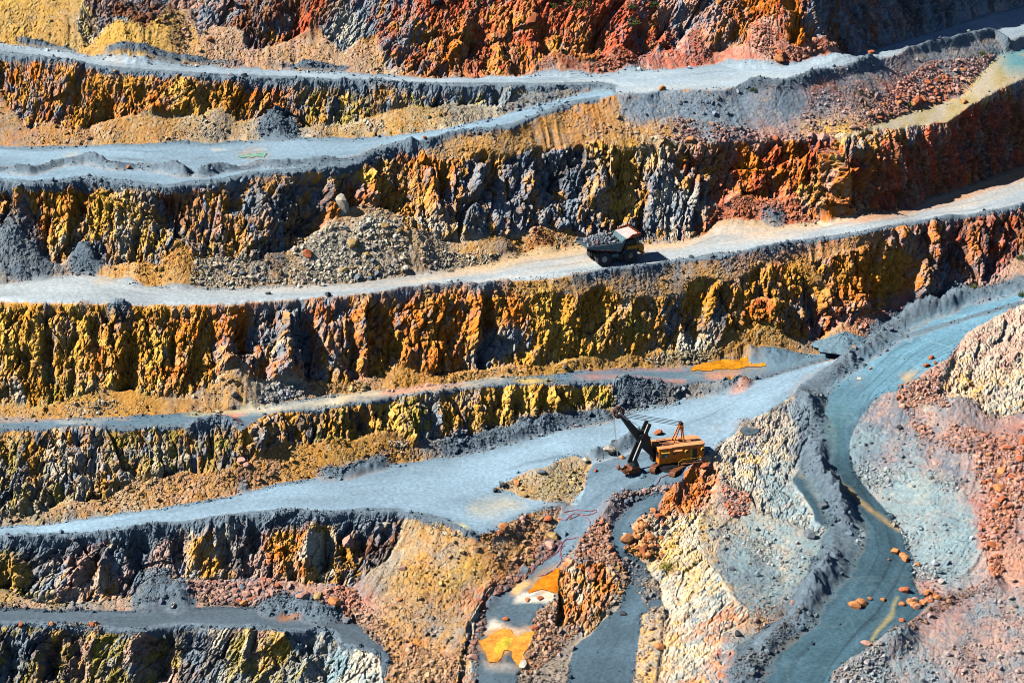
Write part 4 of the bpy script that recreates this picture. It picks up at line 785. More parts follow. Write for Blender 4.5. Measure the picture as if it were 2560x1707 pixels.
for s, dens, sz, tc_ in [
    ('A 560,0 1150,0 1290,150 1300,330 1180,400 1160,300 1000,170 700,160', 2.2, 1.0, (.12, .07, .06)),
    ('A 1250,0 2000,0 1700,60 1400,160 1250,300', .8, .9, (.40, .22, .16)),
    ('A 300,120 520,150 520,270 250,240', 1.0, .8, MIX),
    ('A 1330,820 1480,790 1480,930 1330,950', 1.5, 1, PALE), ('A 1880,830 2000,900 1750,930 1700,860', 1, .8, MIX), ('A 230,800 400,840 380,960 230,960', 1.5, .9, MIX),
    ('B 150,800 300,830 300,900 180,900', 1.6, 1, PALE), ('B 1050,760 1250,660 1500,640 1400,700 1150,760', 2.5, 1.0, GREY),
    ('B 1650,470 1820,400 1900,330 2020,420 2020,460 1700,490', 2.6, 1.1, (.40, .13, .07)), ('B 1480,400 1640,440 1640,490 1300,500', .8, .8, REDS),
    ('C 480,230 600,250 800,340 1100,360 700,450 500,400', 3.0, 1.2, (.42, .19, .13)), ('C 100,200 170,250 200,420 80,430', 1.5, 1, (.42, .22, .16)),
    ('C 0,800 500,880 900,850 1000,900 800,960 0,980 B 2050,930', 1.8, 1.0, (.44, .24, .17)), ('C 900,640 1300,520 1500,560 1600,750 1300,870 1000,930 800,820', 1.2, 1.0, (.36, .24, .21)),
    ('C 1500,560 1700,420 1950,400 2150,380 2050,500 1900,640 1500,790 1280,880 1180,900', 2.4, 1.5, (.46, .21, .16)), ('C 1650,560 1850,520 1880,620 1700,700', 2.0, 1.7, REDS),
    ('C 0,880 400,900 900,920 1100,900 1080,950 700,975 0,990', 1.5, 1.4, (.40, .2, .15)),
    ('D 1330,230 1600,180 1800,270 1900,380 1300,400', 3.5, .9, PALE), ('D 1980,160 2150,30 2352,-60 2352,370 1900,395', 4, .9, (.48, .45, .37)),
    ('E 0,-60 330,0 460,200 450,330 0,375', 4, 1.0, (.48, .45, .37)), ('E 560,200 820,170 1100,180 1050,240 700,290 560,290', 2.4, 1.1, PALE), ('E 1350,70 1440,60 1450,140 1350,145', 2, .9, (.3, .1, .06)), ('E 1480,60 1640,40 1650,110 1480,120', 1.5, .9, PALE),
    ('C 150,1540 300,1430 450,1400 700,1370 850,1320 880,1480 1250,1450 1500,1400 1580,1430 900,1530', 2.4, 1.1, (.42, .15, .08)),
    ('D 430,1200 800,1180 900,1240 700,1290 400,1290', 1.6, .9, PALE), ('D 1830,1080 2050,1050 2100,1130 1900,1180 1750,1200', 3.5, 1.1, (.30, .31, .32)), ('D 2100,1060 2352,1060 2352,1130 2150,1140', 1, .9, MIX),
    ('E 0,1060 300,1010 300,1090 0,1140', 1.8, .9, (.42, .30, .14)), ('E 2050,900 2200,850 2300,880 2200,930', 2.5, 1, PALE), ('F 0,840 150,840 300,860 100,930 0,935', 2.2, 1, (.34, .31, .2)), ('F 880,750 1000,770 1000,840 860,850', 2.2, 1, (.34, .18, .12)), ('F 1200,620 1400,600 1300,700 1200,700', 2.2, .9, (.40, .15, .10)),
    ('G 1480,100 1720,60 1720,170 1500,190', 2, 1, MIX), ('E 330,1450 470,1450 450,1540 330,1530', 2, 1.1, PALE), ('E 1900,1230 2100,1110 2352,1080 2352,1170 2000,1250', 1.6, .9, GREY),
    ('G 1280,870 1500,860 1850,880 1950,960 1800,1020 1500,1030 1280,980', 4, 1.4, (.32, .20, .17)), ('G 2150,950 2352,900 2352,1050 2200,1060', 3, 1.4, (.40, .17, .10)), ('H 0,900 100,920 200,1040 100,1120 0,1060', 3, 1.4, (.38, .17, .11)),
    ('G 0,1000 700,1000 1200,1000 1250,1030 0,1045', 1.2, 1, MIX),
    ('G 420,1150 680,1150 720,1180 450,1185', 2, 1.1, (.45, .25, .1)),
    ('H 80,1050 300,1130 480,1300 700,1340 800,1450 780,1559 350,1559 380,1400 150,1200', 2.2, 1.2, (.38, .24, .15)), ('H 500,420 760,470 850,560 600,540', 1.4, 1, PALE), ('H 1000,560 1300,420 1480,480 1400,580 1250,760 1050,760', 1.8, 1.1, (.40, .24, .15)),
    ('H 1430,560 1520,600 1300,820 1050,1000 900,1200 860,1350 930,1340 1000,1150 950,1050 1180,830', 4, 1.3, (.30, .13, .08)), ('H 800,1300 950,1340 930,1559 700,1559', 3, 1.2, (.34, .2, .13)),
    ('H 1150,440 1350,360 1520,360 1480,420 1250,470', 4, 1.0, (.15, .18, .22)),
    ('H 1200,180 1700,50 1680,200 1600,330 1250,280', 1.6, 1.0, (.40, .30, .12)), ('H 1050,230 1200,180 1150,260', 2.5, 1.1, (.2, .2, .2)),
    ('H 1640,600 1780,430 1850,480 1830,600 1950,800 1800,720 1600,690', 4, 1.5, (.42, .18, .09)), ('H 1850,320 2300,170 2100,260 1900,350', 2.4, 1.0, (.3, .2, .16)), ('H 1850,740 1980,800 1980,870 1900,960 1830,860', 2.5, 1.3, (.45, .22, .08)), ('H 1340,1080 1480,1000 1640,1180 1500,1350 1280,1520 1240,1470', 2.6, 1.2, (.42, .2, .1)),
    ('H 2050,420 2230,380 2220,520 2280,560 2200,760 2060,710 1940,640 1990,590', 5, 1.5, (.52, .17, .05)), ('H 2080,880 2290,800 2290,950 2120,950', 5, 1.3, (.52, .18, .04)), ('H 1900,700 2080,740 2200,960 2100,1050 1990,880', 1.2, 1, (.36, .28, .22)),
    ('H 2100,1050 2330,1000 2352,1559 2000,1559 2050,1300', 1.6, 1.1, (.38, .27, .2)),
    ('I 280,200 480,250 480,400 330,410', 3, 1.1, (.50, .14, .07)), ('I 250,60 380,60 380,180 270,180', 2, 1, (.38, .33, .3)), ('I 130,50 250,50 240,200 100,420 20,420', 2, 1.1, (.52, .18, .05)), ('I 420,600 640,560 650,760 450,700', 1.4, .9, (.33, .37, .38)), ('I 500,1050 780,1020 700,1130 520,1200', 2, .9, (.42, .26, .2)),
    ('F 1500,1080 1800,960 1750,1160 1850,1280 1700,1330 1560,1290 1480,1150', 3, 1.2, (.50, .22, .13)), ('F 1560,1300 1750,1350 1950,1400 2200,1400 2352,1350 2352,1559 1700,1559', 2.6, 1.2, (.44, .20, .13)),
    ('I 2050,-100 2352,-150 2352,350 2200,550 2200,650 2060,650 2050,480 2120,300 2000,120', 5, 1.4, (.50, .21, .13)), ('I 2120,700 2200,690 2200,820 2130,880', 5, 1.4, (.5, .14, .05)),
    ('I 1200,50 1500,100 1400,300 1250,200', 1.6, 1, (.36, .42, .43)), ('I 1500,500 1750,600 1750,850 1600,850', 1.6, 1, (.34, .40, .42)), ('I 1700,60 1950,180 1850,300 1700,150', 1.2, 1, (.3, .33, .34)),
    ('I 1400,1250 1950,920 2150,870 2150,930 1950,980 1550,1230', 2.0, .9, (.24, .13, .08)), ('I 1050,1480 1350,1300 1500,1559 1050,1559', 1.8, 1.1, (.3, .3, .3)),
    ('F 880,1130 1150,930 1300,930 1050,1120 960,1300 900,1200', 1.2, 1.0, GREY), ('I 380,1400 600,1300 720,1130 850,1100 700,1300 500,1559 380,1559', 1.5, 1.0, (.13, .13, .13)),
]:
    m = fill_mask(tl(s))[G].ravel() & (pool == 0) & (kr < .75)
    w_base[m] += dens * np.clip(.6 + 1.2 * fbm(V[m] / 4, 2, 602), .1, 1.5); siz[m] = sz
    if tc_ is not None: tint[m] = tc_
w_base *= frame & (pool == 0)
NROCK = 95000
cum = np.cumsum(w_base); pick = np.searchsorted(cum, RNG.uniform(0, cum[-1], NROCK)); pick = np.minimum(pick, NV - 1)
rad = .095 * (1 - RNG.uniform(0, 1, NROCK)) ** (-1 / 2.6); rad = np.clip(rad * siz[pick], .085, .7)
cen = V[pick] + N[pick] * (rad * .25)[:, None] + RNG.normal(0, .06, (NROCK, 3))
rv, rf = rock_soup(cen, rad, RNG)
own = col[pick]; tt = tint[pick]; mixw = np.where(tt[:, :1] >= 0, RNG.uniform(.25, 1, (NROCK, 1)), 0)
rc = own * (1 - mixw) + np.maximum(tt, 0) * mixw
rc = rc * RNG.uniform(.65, 1.5, (NROCK, 1)) * (1 + RNG.normal(0, .03, (NROCK, 3))); rc = np.clip(rc, .02, .8)
me = mesh_from('rubble', rv, rf, M_SCREE, np.repeat(rc, 12, 0))
ro = bpy.data.objects.new('rubble', me); C.objects.link(ro); tag(ro, 'loose broken rubble lying over the screes, berms and slopes', 'rubble', None, 'stuff')
# ------------------------------------------------------------------ mesh builder for made things
class MB:
    def __init__(self): self.bm = bmesh.new()
    def box(self, x0, x1, y0, y1, z0, z1, rot=None, pivot=None, bev=0.0):
        vs = [self.bm.verts.new((x, y, z)) for x in (x0, x1) for y in (y0, y1) for z in (z0, z1)]
        fs = [self.bm.faces.new([vs[i] for i in f]) for f in ((0, 1, 3, 2), (4, 6, 7, 5), (0, 4, 5, 1), (2, 3, 7, 6), (0, 2, 6, 4), (1, 5, 7, 3))]
        if rot is not None:
            pv = Vector(pivot or ((x0 + x1) / 2, (y0 + y1) / 2, (z0 + z1) / 2))
            for v in vs: v.co = rot @ (v.co - pv) + pv
        if bev:
            es = {e for f in fs for e in f.edges}
            bmesh.ops.bevel(self.bm, geom=list(es), offset=bev, segments=2, affect='EDGES')
        return self
    def prism(self, pts, a0, a1, axis='y', bev=0.0):
        """pts are 2-D; axis is the extrusion axis. 'y': (x,z); 'z': (x,y); 'x': (y,z)"""
        def mk(p, a): return {'y': (p[0], a, p[1]), 'z': (p[0], p[1], a), 'x': (a, p[0], p[1])}[axis]
        A_ = [self.bm.verts.new(mk(p, a0)) for p in pts]; B_ = [self.bm.verts.new(mk(p, a1)) for p in pts]
        fs = [self.bm.faces.new(A_), self.bm.faces.new(B_[::-1])]
        n = len(pts)
        for i in range(n): fs.append(self.bm.faces.new((A_[i], B_[i], B_[(i + 1) % n], A_[(i + 1) % n])))
        if bev:
            bmesh.ops.bevel(self.bm, geom=list({e for f in fs for e in f.edges}), offset=bev, segments=2, affect='EDGES')
        return self
    def tube(self, pts, r, n=8):
        pts = [Vector(p) for p in pts]; rings = []
        for i, p in enumerate(pts):
            d = (pts[min(i + 1, len(pts) - 1)] - pts[max(i - 1, 0)]).normalized()
            up = Vector((0, 0, 1)) if abs(d.z) < .9 else Vector((1, 0, 0))
            s = d.cross(up).normalized(); t = s.cross(d)
            rr = r[i] if isinstance(r, (list, tuple)) else r
            rings.append([self.bm.verts.new(p + (s * math.cos(k * 2 * math.pi / n) + t * math.sin(k * 2 * math.pi / n)) * rr) for k in range(n)])
        for a, b in zip(rings[:-1], rings[1:]):
            for k in range(n): self.bm.faces.new((a[k], a[(k + 1) % n], b[(k + 1) % n], b[k]))
        self.bm.faces.new(rings[0][::-1]); self.bm.faces.new(rings[-1])
        return self
    def beam(self, a, b, w_, h, bev=0.0, w2=None, h2=None):
        """rectangular bar from a to b, width along y, height in the xz plane"""
        a, b = Vector(a), Vector(b); d = (b - a).normalized(); s = Vector((0, 1, 0)) if abs(d.y) < .8 else Vector((1, 0, 0)); t = d.cross(s).normalized(); s = t.cross(d).normalized()
        w2 = w2 or w_; h2 = h2 or h
        q = [self.bm.verts.new(p + s * sx * ww / 2 + t * sz * hh / 2) for p, ww, hh in ((a, w_, h), (b, w2, h2)) for sx, sz in ((-1, -1), (1, -1), (1, 1), (-1, 1))]
        for f in ((0, 1, 2, 3), (7, 6, 5, 4), (0, 4, 5, 1), (1, 5, 6, 2), (2, 6, 7, 3), (3, 7, 4, 0)): self.bm.faces.new([q[i] for i in f])
        return self
    def lathe(self, prof, c=(0, 0, 0), axis='y', n=40, lug=0.0, ring=False):
        """prof: list of (radius, offset along the axis)"""
        rings = []
        for k in range(n):
            a = k * 2 * math.pi / n; ring = []
            for r, o in prof:
                rr = r - (lug if (k // 2) % 2 and r > max(p[0] for p in prof) - .02 else 0)
                u, v = math.cos(a) * rr, math.sin(a) * rr
                ring.append(self.bm.verts.new(Vector(c) + Vector({'y': (u, o, v), 'z': (u, v, o), 'x': (o, u, v)}[axis])))
            rings.append(ring)
        m = len(prof)
        for k in range(n):
            a, b = rings[k], rings[(k + 1) % n]
            for i in range(m if ring else m - 1): self.bm.faces.new((a[i], a[(i + 1) % m], b[(i + 1) % m], b[i]))
        for i in () if ring else (0, m - 1):
            if prof[i][0] > 1e-4: self.bm.faces.new([r[i] for r in rings])
        return self
    def build(self, name, mat, parent=None, smooth=False):
        bmesh.ops.recalc_face_normals(self.bm, faces=self.bm.faces)
        me = bpy.data.meshes.new(name); self.bm.to_mesh(me); self.bm.free(); me.materials.append(mat)
        if smooth:
            for p in me.polygons: p.use_smooth = True
        o = bpy.data.objects.new(name, me); C.objects.link(o); o.parent = parent
        return o
def empty(name, mat4):
    o = bpy.data.objects.new(name, None); C.objects.link(o); o.matrix_world = mat4; o.empty_display_size = .5; return o
def frame_at(org, fwd, up=(0, 0, 1)):
    f = Vector(fwd).normalized(); l = Vector(up).cross(f).normalized(); u = f.cross(l)
    m = Matrix((f, l, u)).transposed().to_4x4(); m.translation = Vector(org); return m
def on_ground(px, py):
    v, _ = vert_at(px, py); return Vector(v)
Z1 = lambda x, y: (1380 + x / 6.918, 520 + y / 6.918)
Z2 = lambda x, y: (1480 + x / 6.918, 1000 + y / 6.918)

# ------------------------------------------------------------------ dump truck
STEEL = plain('body_steel', (.10, .195, .235), .55, .2, .45, 1.2, .4, (.07, .11, .125)); BODYIN = plain('worn_steel', (.22, .24, .27), .5, .3, .4, 1.5)
CANOPY = plain('canopy_paint', (.50, .43, .42), .6, 0, .2, 1.0); RIM = plain('red_orange_paint', (.48, .09, .02), .5, 0, .4, 2)
YEL = plain('truck_orange', (.78, .29, .015), .5, 0, .5, 1.5); RUBBER = plain('rubber', (.030, .034, .046), .8, 0, .4, 3); HUB = plain('hub_grey', (.34, .38, .38), .55, .2, .4, 3)
HUBO = plain('hub_orange', (.45, .20, .08), .5, 0, .4, 5); DARK = plain('dark_metal', (.025, .027, .03), .6, .2, .4, 3); GLASS = plain('dark_glass', (.012, .016, .02), .08, 0, .3, 2, .6)
WHITE = plain('white_rail', (.62, .62, .60), .5, 0, .2, 3)
Rr = on_ground(*Z1(900, 1010)); Rf = on_ground(*Z1(1375, 940))
fw = Vector((math.cos(math.radians(19)), math.sin(math.radians(19)), .028)).normalized()
left = Vector((0, 0, 1)).cross(fw).normalized()
Tm = frame_at(Rr + left * 2.75 + Vector((0, 0, .05)), fw)
truck = empty('dump_truck', Tm)
tag(truck, 'big mining dump truck loaded with grey rock, driving up the whitish haul road', 'dump truck')
TYRE = [(.62, -.42), (.95, -.44), (1.25, -.45), (1.44, -.40), (1.53, -.30), (1.53, .30), (1.44, .40), (1.25, .45), (.95, .44), (.62, .42)]
def wheel(x, y, front, out):
    rimp = [(.0, .30), (.28, .30), (.30, .18), (.62, .10), (.70, .40), (.86, .42), (.90, .34), (.9, -.3), (.0, -.3)] if front else [(.0, .34), (.62, .36), (.70, .22), (.78, .40), (.86, .42), (.90, .30), (.9, -.3), (.0, -.3)]
    r = MB().lathe([(a, b * out) for a, b in rimp], (x, y, 1.52), n=28).build('wheel', HUB, truck, False)
    MB().lathe(TYRE, (x, y, 1.52), n=64, lug=.09, ring=True).build('tyre', RUBBER, r, False)
    if front: MB().lathe([(0, .36 * out), (.24, .36 * out), (.27, .30 * out), (.0, .28 * out)], (x, y, 1.52), n=20).build('hub', HUBO, r)
wheel(5.75, -2.62, True, -1); wheel(5.75, 2.62, True, 1)
for y, o in ((-2.75, -1), (-1.8, -1), (1.8, 1), (2.75, 1)): wheel(0, y, False, o)
f = MB().box(-1.3, 7.7, -.95, -.55, 1.35, 2.05).box(-1.3, 7.7, .55, .95, 1.35, 2.05).box(5.3, 6.2, -2.2, 2.2, 1.2, 1.7).box(-.6, .6, -1.4, 1.4, 1.0, 2.0, bev=.2).box(2.2, 3.2, -.6, .6, 1.2, 1.9)
f.build('chassis', DARK, truck)
MB().lathe([(0, -.75), (.5, -.75), (.5, .75), (0, .75)], (2.55, -1.95, 1.75), axis='x', n=20).box(1.85, 3.25, -1.7, -1.2, 1.3, 2.2).build('fuel_tank', STEEL, truck)
for y in (-1.15, 1.15): MB().tube([(3.7, y, 1.5), (3.3, y * 1.04, 3.0)], .16).build('hoist_ram', DARK, truck)
MB().box(3.5, 4.1, -2.6, -1.0, .9, 2.2, bev=.08).build('battery_box', DARK, truck)
# dump body: two side plates, sloping floor, front plate
side = [(-3.7, 4.15), (-1.2, 3.55), (3.35, 2.75), (3.75, 3.2), (4.75, 5.2), (4.35, 5.25), (3.75, 4.62), (-3.7, 4.55)]
b_ = MB()
for y in (-3.25, 3.10): b_.prism(side, y, y + .15)
b_.prism([(-3.85, 4.32), (-3.7, 4.12), (-1.2, 3.5), (3.35, 2.7), (3.4, 2.95), (-1.1, 3.72)], -3.1, 3.1)
b_.prism([(3.3, 2.75), (3.55, 2.7), (4.85, 5.22), (4.6, 5.3)], -3.1, 3.1)
body = b_.build('dump_body', STEEL, truck)
r_ = MB()
r_.prism([(-3.75, 4.40), (3.8, 4.45), (3.8, 4.64), (-3.75, 4.59)], -3.36, -3.249)
MB().prism([(-3.75, 4.40), (3.8, 4.45), (3.8, 4.64), (-3.75, 4.59)], 3.251, 3.36).build('side_rib', BODYIN, body)
for x in (-.4, 1.6): r_.prism([(x, 3.55 - .17 * (x + 1.2)), (x + .2, 3.55 - .17 * (x + 1.4)), (x + .5, 4.45), (x + .3, 4.45)], -3.30, -3.251)
r_.prism([(-3.3, 4.1), (3.4, 2.95), (3.4, 3.10), (-3.3, 4.22)], -3.33, -3.251)
r_.build('side_rib', BODYIN, body)
for k in range(5): x = -1.9 + k * 1.12; MB().box(x, x + .5, -3.34, -3.24, 3.42 - .16 * (x + 1.2) - .02, 3.62 - .16 * (x + 1.2)).build('body_pad', RIM, body)
MB().prism([(3.3, 3.0), (3.7, 3.2), (4.3, 4.3), (3.9, 3.9)], -3.29, -3.251).build('rust_patch', RIM, body)
cp_ = MB().prism([(4.75, 5.18), (7.75, 5.62), (7.75, 5.78), (4.75, 5.34)], -3.2, 3.2)
can = cp_.build('canopy', CANOPY, body)
q_ = MB()
for y in (-3.32, 3.17): q_.prism([(5.0, 5.30), (7.8, 5.58), (7.8, 6.2), (6.0, 6.0), (5.2, 5.45)], y, y + .15)
q_.box(7.751, 7.86, -3.17, 3.17, 5.60, 5.86)
for k in range(7): y = -2.7 + k * .9; q_.box(7.5, 7.8, y - .12, y + .12, 5.78, 6.12)
q_.build('canopy_rim', RIM, can)
# deck, nose, cab, engine house
MB().box(4.7, 8.55, -3.15, 3.15, 3.0, 3.18).box(4.9, 8.45, -3.1, -1.2, 3.18, 3.62, bev=.05).box(7.3, 8.5, -1.2, 3.1, 3.18, 3.5, bev=.05).build('deck', YEL, truck)
MB().box(7.0, 8.4, -1.6, 1.6, 1.7, 3.0, bev=.08).box(8.3, 8.75, -2.9, 2.9, 1.35, 1.95, bev=.06).box(7.5, 8.45, -3.0, -1.7, 2.35, 3.0).box(7.5, 8.45, 1.7, 3.0, 2.35, 3.0).build('nose', YEL, truck)
MB().box(8.401, 8.46, -1.3, 1.3, 1.85, 2.85).build('radiator_grille', DARK, truck)
cab = MB().prism([(5.3, 3.2), (7.3, 3.2), (7.1, 5.0), (5.3, 5.0)], .5, 2.7, bev=.06).build('cab', YEL, truck)
MB().prism([(7.27, 3.9), (7.36, 3.9), (7.22, 4.85), (7.12, 4.85)], .7, 2.5).box(5.6, 6.9, .46, .5, 3.9, 4.8).box(5.6, 6.9, 2.70, 2.74, 3.9, 4.8).build('window', GLASS, cab)
MB().box(5.0, 6.9, -2.7, .3, 3.62, 4.75, bev=.1).prism([(4.2, 3.0), (5.0, 3.0), (5.0, 4.9)], -2.9, 2.9).build('engine_house', DARK, truck)
for y in (-1.7, -.6): MB().lathe([(.0, 0), (.3, 0), (.3, .55), (.0, .6)], (7.3, y, 3.6), axis='z', n=16).build('air_cleaner', DARK, truck)
rl = MB()
for z in (4.15, 4.6): rl.tube([(7.0, -3.1, z), (8.5, -3.1, z), (8.5, 3.1, z)], .045, 6)
for p_ in [(7.0, -3.1), (7.75, -3.1), (8.5, -3.1), (8.5, -1.6), (8.5, 0), (8.5, 1.6), (8.5, 3.1)]: rl.tube([(*p_, 3.5), (*p_, 4.6)], .045, 6)
rl.build('handrail', WHITE, truck)
ld = MB()
for y in (-2.5, -1.9): ld.tube([(8.82, y, 1.3), (8.6, y, 3.5)], .05, 6)
for k in range(6): z = 1.5 + k * .36; ld.tube([(8.8 - .03 * k, -2.5, z), (8.8 - .03 * k, -1.9, z)], .04, 6)
ld.build('ladder', WHITE, truck)
for y in (-2.2, 2.2): MB().lathe([(0, 0), (.2, 0), (.2, .08), (0, .1)], (8.76, y, 1.7), axis='x', n=14).build('headlight', WHITE, truck)
for y in (-3.12, 2.12):
    arc = [(5.75 + 1.85 * math.cos(a), 1.52 + 1.75 * math.sin(a)) for a in [math.radians(20 + 14 * k) for k in range(11)]]; arc2 = [(5.75 + 1.72 * math.cos(a), 1.52 + 1.62 * math.sin(a)) for a in [math.radians(160 - 14 * k) for k in range(11)]]
    MB().prism(arc + arc2, y, y + 1.0).build('mudguard', STEEL, truck)
# the load, rock by rock
HEAP = MB(); gxx = np.linspace(-3.2, 4.2, 24); gyy = np.linspace(-3.05, 3.05, 18)
def heap_z(x, y):
    fl = 3.75 - .13 * (x + 1.2) if x > -1.2 else 3.6 + .26 * -(x + 1.2) * .9
    e = max(0, 1 - ((x - .7) / 4.2) ** 2) * max(0, 1 - (y / 3.6) ** 2); return min(fl + .3, 4.3) * (1 - e) + (5.5 + .12 * x * .4) * e
hv = [[HEAP.bm.verts.new((x, y, heap_z(x, y) + random.uniform(-.12, .12))) for y in gyy] for x in gxx]
for i in range(len(gxx) - 1):
    for j in range(len(gyy) - 1): HEAP.bm.faces.new((hv[i][j], hv[i + 1][j], hv[i + 1][j + 1], hv[i][j + 1]))
ROCKM = [plain('load_rock', (.19, .24, .30), .9, 0, .5, 1.2, .2, bump=.4), plain('load_rock_pink', (.24, .13, .12), .9, 0, .4, 1.2, .2, bump=.4), plain('load_rock_pale', (.30, .34, .39), .9, 0, .4, 1.2, .2, bump=.4), plain('load_rock_dark', (.06, .07, .085), .9, 0, .4, 1.2, .2, bump=.4)]
hp = HEAP.build('ore_heap', ROCKM[3], None); hp.matrix_world = Tm; tag(hp, 'small broken grey ore filling the body of the dump truck', 'ore', None, 'stuff')
def rock_mesh(name, mat, seed, sub=2):
    r = np.random.default_rng(seed); bm = bmesh.new(); bmesh.ops.create_icosphere(bm, subdivisions=sub, radius=1)
    cuts = [(Vector(r.normal(size=3)).normalized(), r.uniform(.5, .85)) for _ in range(13)]; s = Vector((r.uniform(.75, 1.2), r.uniform(.75, 1.2), r.uniform(.6, .9)))
    for v in bm.verts:
        for n_, d_ in cuts:
            e = v.co.dot(n_) - d_
            if e > 0: v.co -= n_ * e
        v.co = Vector((v.co.x * s.x, v.co.y * s.y, v.co.z * s.z)) * 1.15
    me = bpy.data.meshes.new(name); bm.to_mesh(me); bm.free(); me.materials.append(mat); return me
LR = [[rock_mesh('load_rock', ROCKM[k], 50 + k * 3 + s) for s in range(3)] for k in range(4)]
rr = random.Random(5); pts = []
for _ in range(3000):
    x, y = rr.uniform(-3.2, 4.0), rr.uniform(-2.8, 2.8); r = rr.choice([.22, .26, .3, .34, .4, .48])
    if all((x - a) ** 2 + (y - b) ** 2 > ((r + c) * .72) ** 2 for a, b, c in pts): pts.append((x, y, r))
    if len(pts) >= 96: break
for x, y, r in pts:
    k = rr.choices(range(4), (5, .5, 3, 2))[0]
    o = bpy.data.objects.new('ore_rock', rr.choice(LR[k])); C.objects.link(o)
    o.matrix_world = Tm @ Matrix.Translation((x, y, heap_z(x, y) + r * .35)) @ Matrix.Rotation(rr.uniform(0, 6.28), 4, Vector((rr.uniform(-1, 1), rr.uniform(-1, 1), 1)).normalized()) @ Matrix.Scale(r, 4)
    tag(o, ['blue grey rock in the load of the dump truck', 'pinkish rock among the grey load of the dump truck', 'paler grey rock in the load of the dump truck', 'nearly black rock in the load of the dump truck'][k], 'rock', 'rocks loaded in the dump truck')

# ------------------------------------------------------------------ power shovel
SOR = plain('shovel_orange', (.80, .205, .008), .5, 0, .28, .9, .4, (.55, .125, .008)); SROOF = plain('sunlit_faded_orange', (.74, .30, .12), .6, 0, .25, .8, .3, (.50, .22, .12)); RUST = plain('rusty_steel', (.20, .075, .035), .75, .1, .5, 1.5, .3); BOOM = plain('boom_paint', (.018, .032, .04), .5, .1, .4, 1.2)  # roof orange is faded and also lightened as if sunlit
SDARK = plain('shovel_dark', (.012, .013, .015), .6, .1, .3, 2); ROPE = plain('wire_rope', (.05, .05, .055), .6, .3, .2, 5); SHEAVE = plain('sheave_red', (.10, .03, .03), .6, .1, .3, 3); PALEM = plain('pale_metal', (.45, .44, .42), .5, .2, .3, 2); CURT = plain('yellow_cap', (.66, .36, .05), .5, 0, .2, 3)
zg = float(np.median([on_ground(*Z2(a, b)).z for a, b in ((900, 1330), (1000, 1000), (1300, 1330), (800, 1250))]))
def hit(z2x, z2y, z):
    px, py = Z2(z2x, z2y); d = rays(np.float64(px), np.float64(py)); t = (z - CAM[2]) / d[2]; return Vector(CAM + d * t)
nf = hit(1163, 1105, zg + 1.95); nr = hit(1957, 1012, zg + 1.95)       # near-side sill, front and rear ends
fwd = (nf - nr); LEN = fwd.length; fwd.normalize(); lef = Vector((0, 0, 1)).cross(fwd).normalized()
HW = 2.4
org = (nf + nr) / 2 - lef * HW; org.z = zg
Sm = frame_at(org, fwd)
print('shovel length', LEN, 'ground', zg)
sh = empty('power_shovel', Sm)
tag(sh, 'orange electric rope shovel with its black boom and bucket reaching left', 'power shovel')
h = LEN / 2
plan = [(-h, -HW + .7), (-h + .7, -HW), (h, -HW), (h, HW), (-h + .5, HW), (-h, HW - .5)]
hs = MB().prism(plan, 1.95, 4.75, 'z').build('house', SOR, sh)
rp = [(-h - .06, -HW + .68), (-h + .68, -HW - .06), (h - 2.4, -HW - .06), (h - 2.4, HW + .06), (-h + .48, HW + .06), (-h - .06, HW - .48)]
MB().prism(rp, 4.752, 4.95, 'z').box(-h + 1.7, -h + 1.76, -HW - .07, HW + .07, 4.94, 5.0).box(-h + 4.3, -h + 4.36, -HW - .07, HW + .07, 4.94, 5.0).prism([(h - 2.38, -HW - .05), (h + .05, -HW - .05), (h + .05, -.3), (h - 2.38, -.3)], 4.752, 4.88, 'z').box(h - 2.6, h - 1.0, .2, 1.2, 4.93, 5.15).build('roof', SROOF, hs)
cabp = MB().box(h - 2.35, h + .08, .9, HW + .1, 1.9, 4.80, bev=.05).build('cab', SOR, hs)
MB().box(h - 2.42, h + .16, .82, HW + .22, 4.803, 4.90).build('cab_roof', SROOF, cabp)
MB().box(h - 1.75, h - .45, HW + .101, HW + .13, 3.05, 3.95).box(h + .081, h + .11, 1.2, 2.3, 2.9, 4.2).build('window', GLASS, cabp)
MB().box(h - 1.5, h - 1.1, HW + .131, HW + .15, 3.1, 3.5).build('cab_blind', PALEM, cabp)
MB().prism([(HW + .1, 4.2), (HW + .45, 4.02), (HW + .45, 4.08), (HW + .1, 4.28)], h - 1.9, h - .3, 'x').build('sun_visor', CURT, cabp)
se = MB()
for x in (h - 2.36, h - 4.4, h - 5.9, -h + 1.75): se.box(x - .03, x + .03, HW + .001, HW + .03, 1.98, 4.72)
se.box(-h + .5, h - 2.5, HW + .001, HW + .035, 4.62, 4.745).box(h - 3.0, h - 2.96, HW + .001, HW + .02, 2.3, 3.7)
se.build('panel_seam', SOR, hs)
MB().prism([(HW + .001, 4.3), (HW + .5, 4.16), (HW + .5, 4.22), (HW + .001, 4.4)], h - 4.35, h - 2.6, 'x').build('side_awning', SROOF, hs)
MB().lathe([(0, .05), (.13, .06), (.17, .10), (.30, .10), (.33, .05), (.33, 0), (0, 0)], (h - 3.0, HW + .001, 3.72), 'y', 24).build('porthole', SDARK, hs)
MB().lathe([(0, .08), (.12, .08), (.12, .05), (0, .05)], (h - 3.0, HW + .02, 3.72), 'y', 16).build('porthole_glass', PALEM, hs)
MB().box(h - 7.35, h - 6.45, HW + .002, HW + .03, 2.0, 4.2).build('doorway_shade', SDARK, hs)  # dark panel painted in for the shade inside the open door
MB().box(h - 6.42, h - 5.95, HW + .03, HW + .09, 2.0, 4.15).box(h - 6.1, h - 6.05, HW + .09, HW + .13, 3.0, 3.15).build('door', CURT, hs)
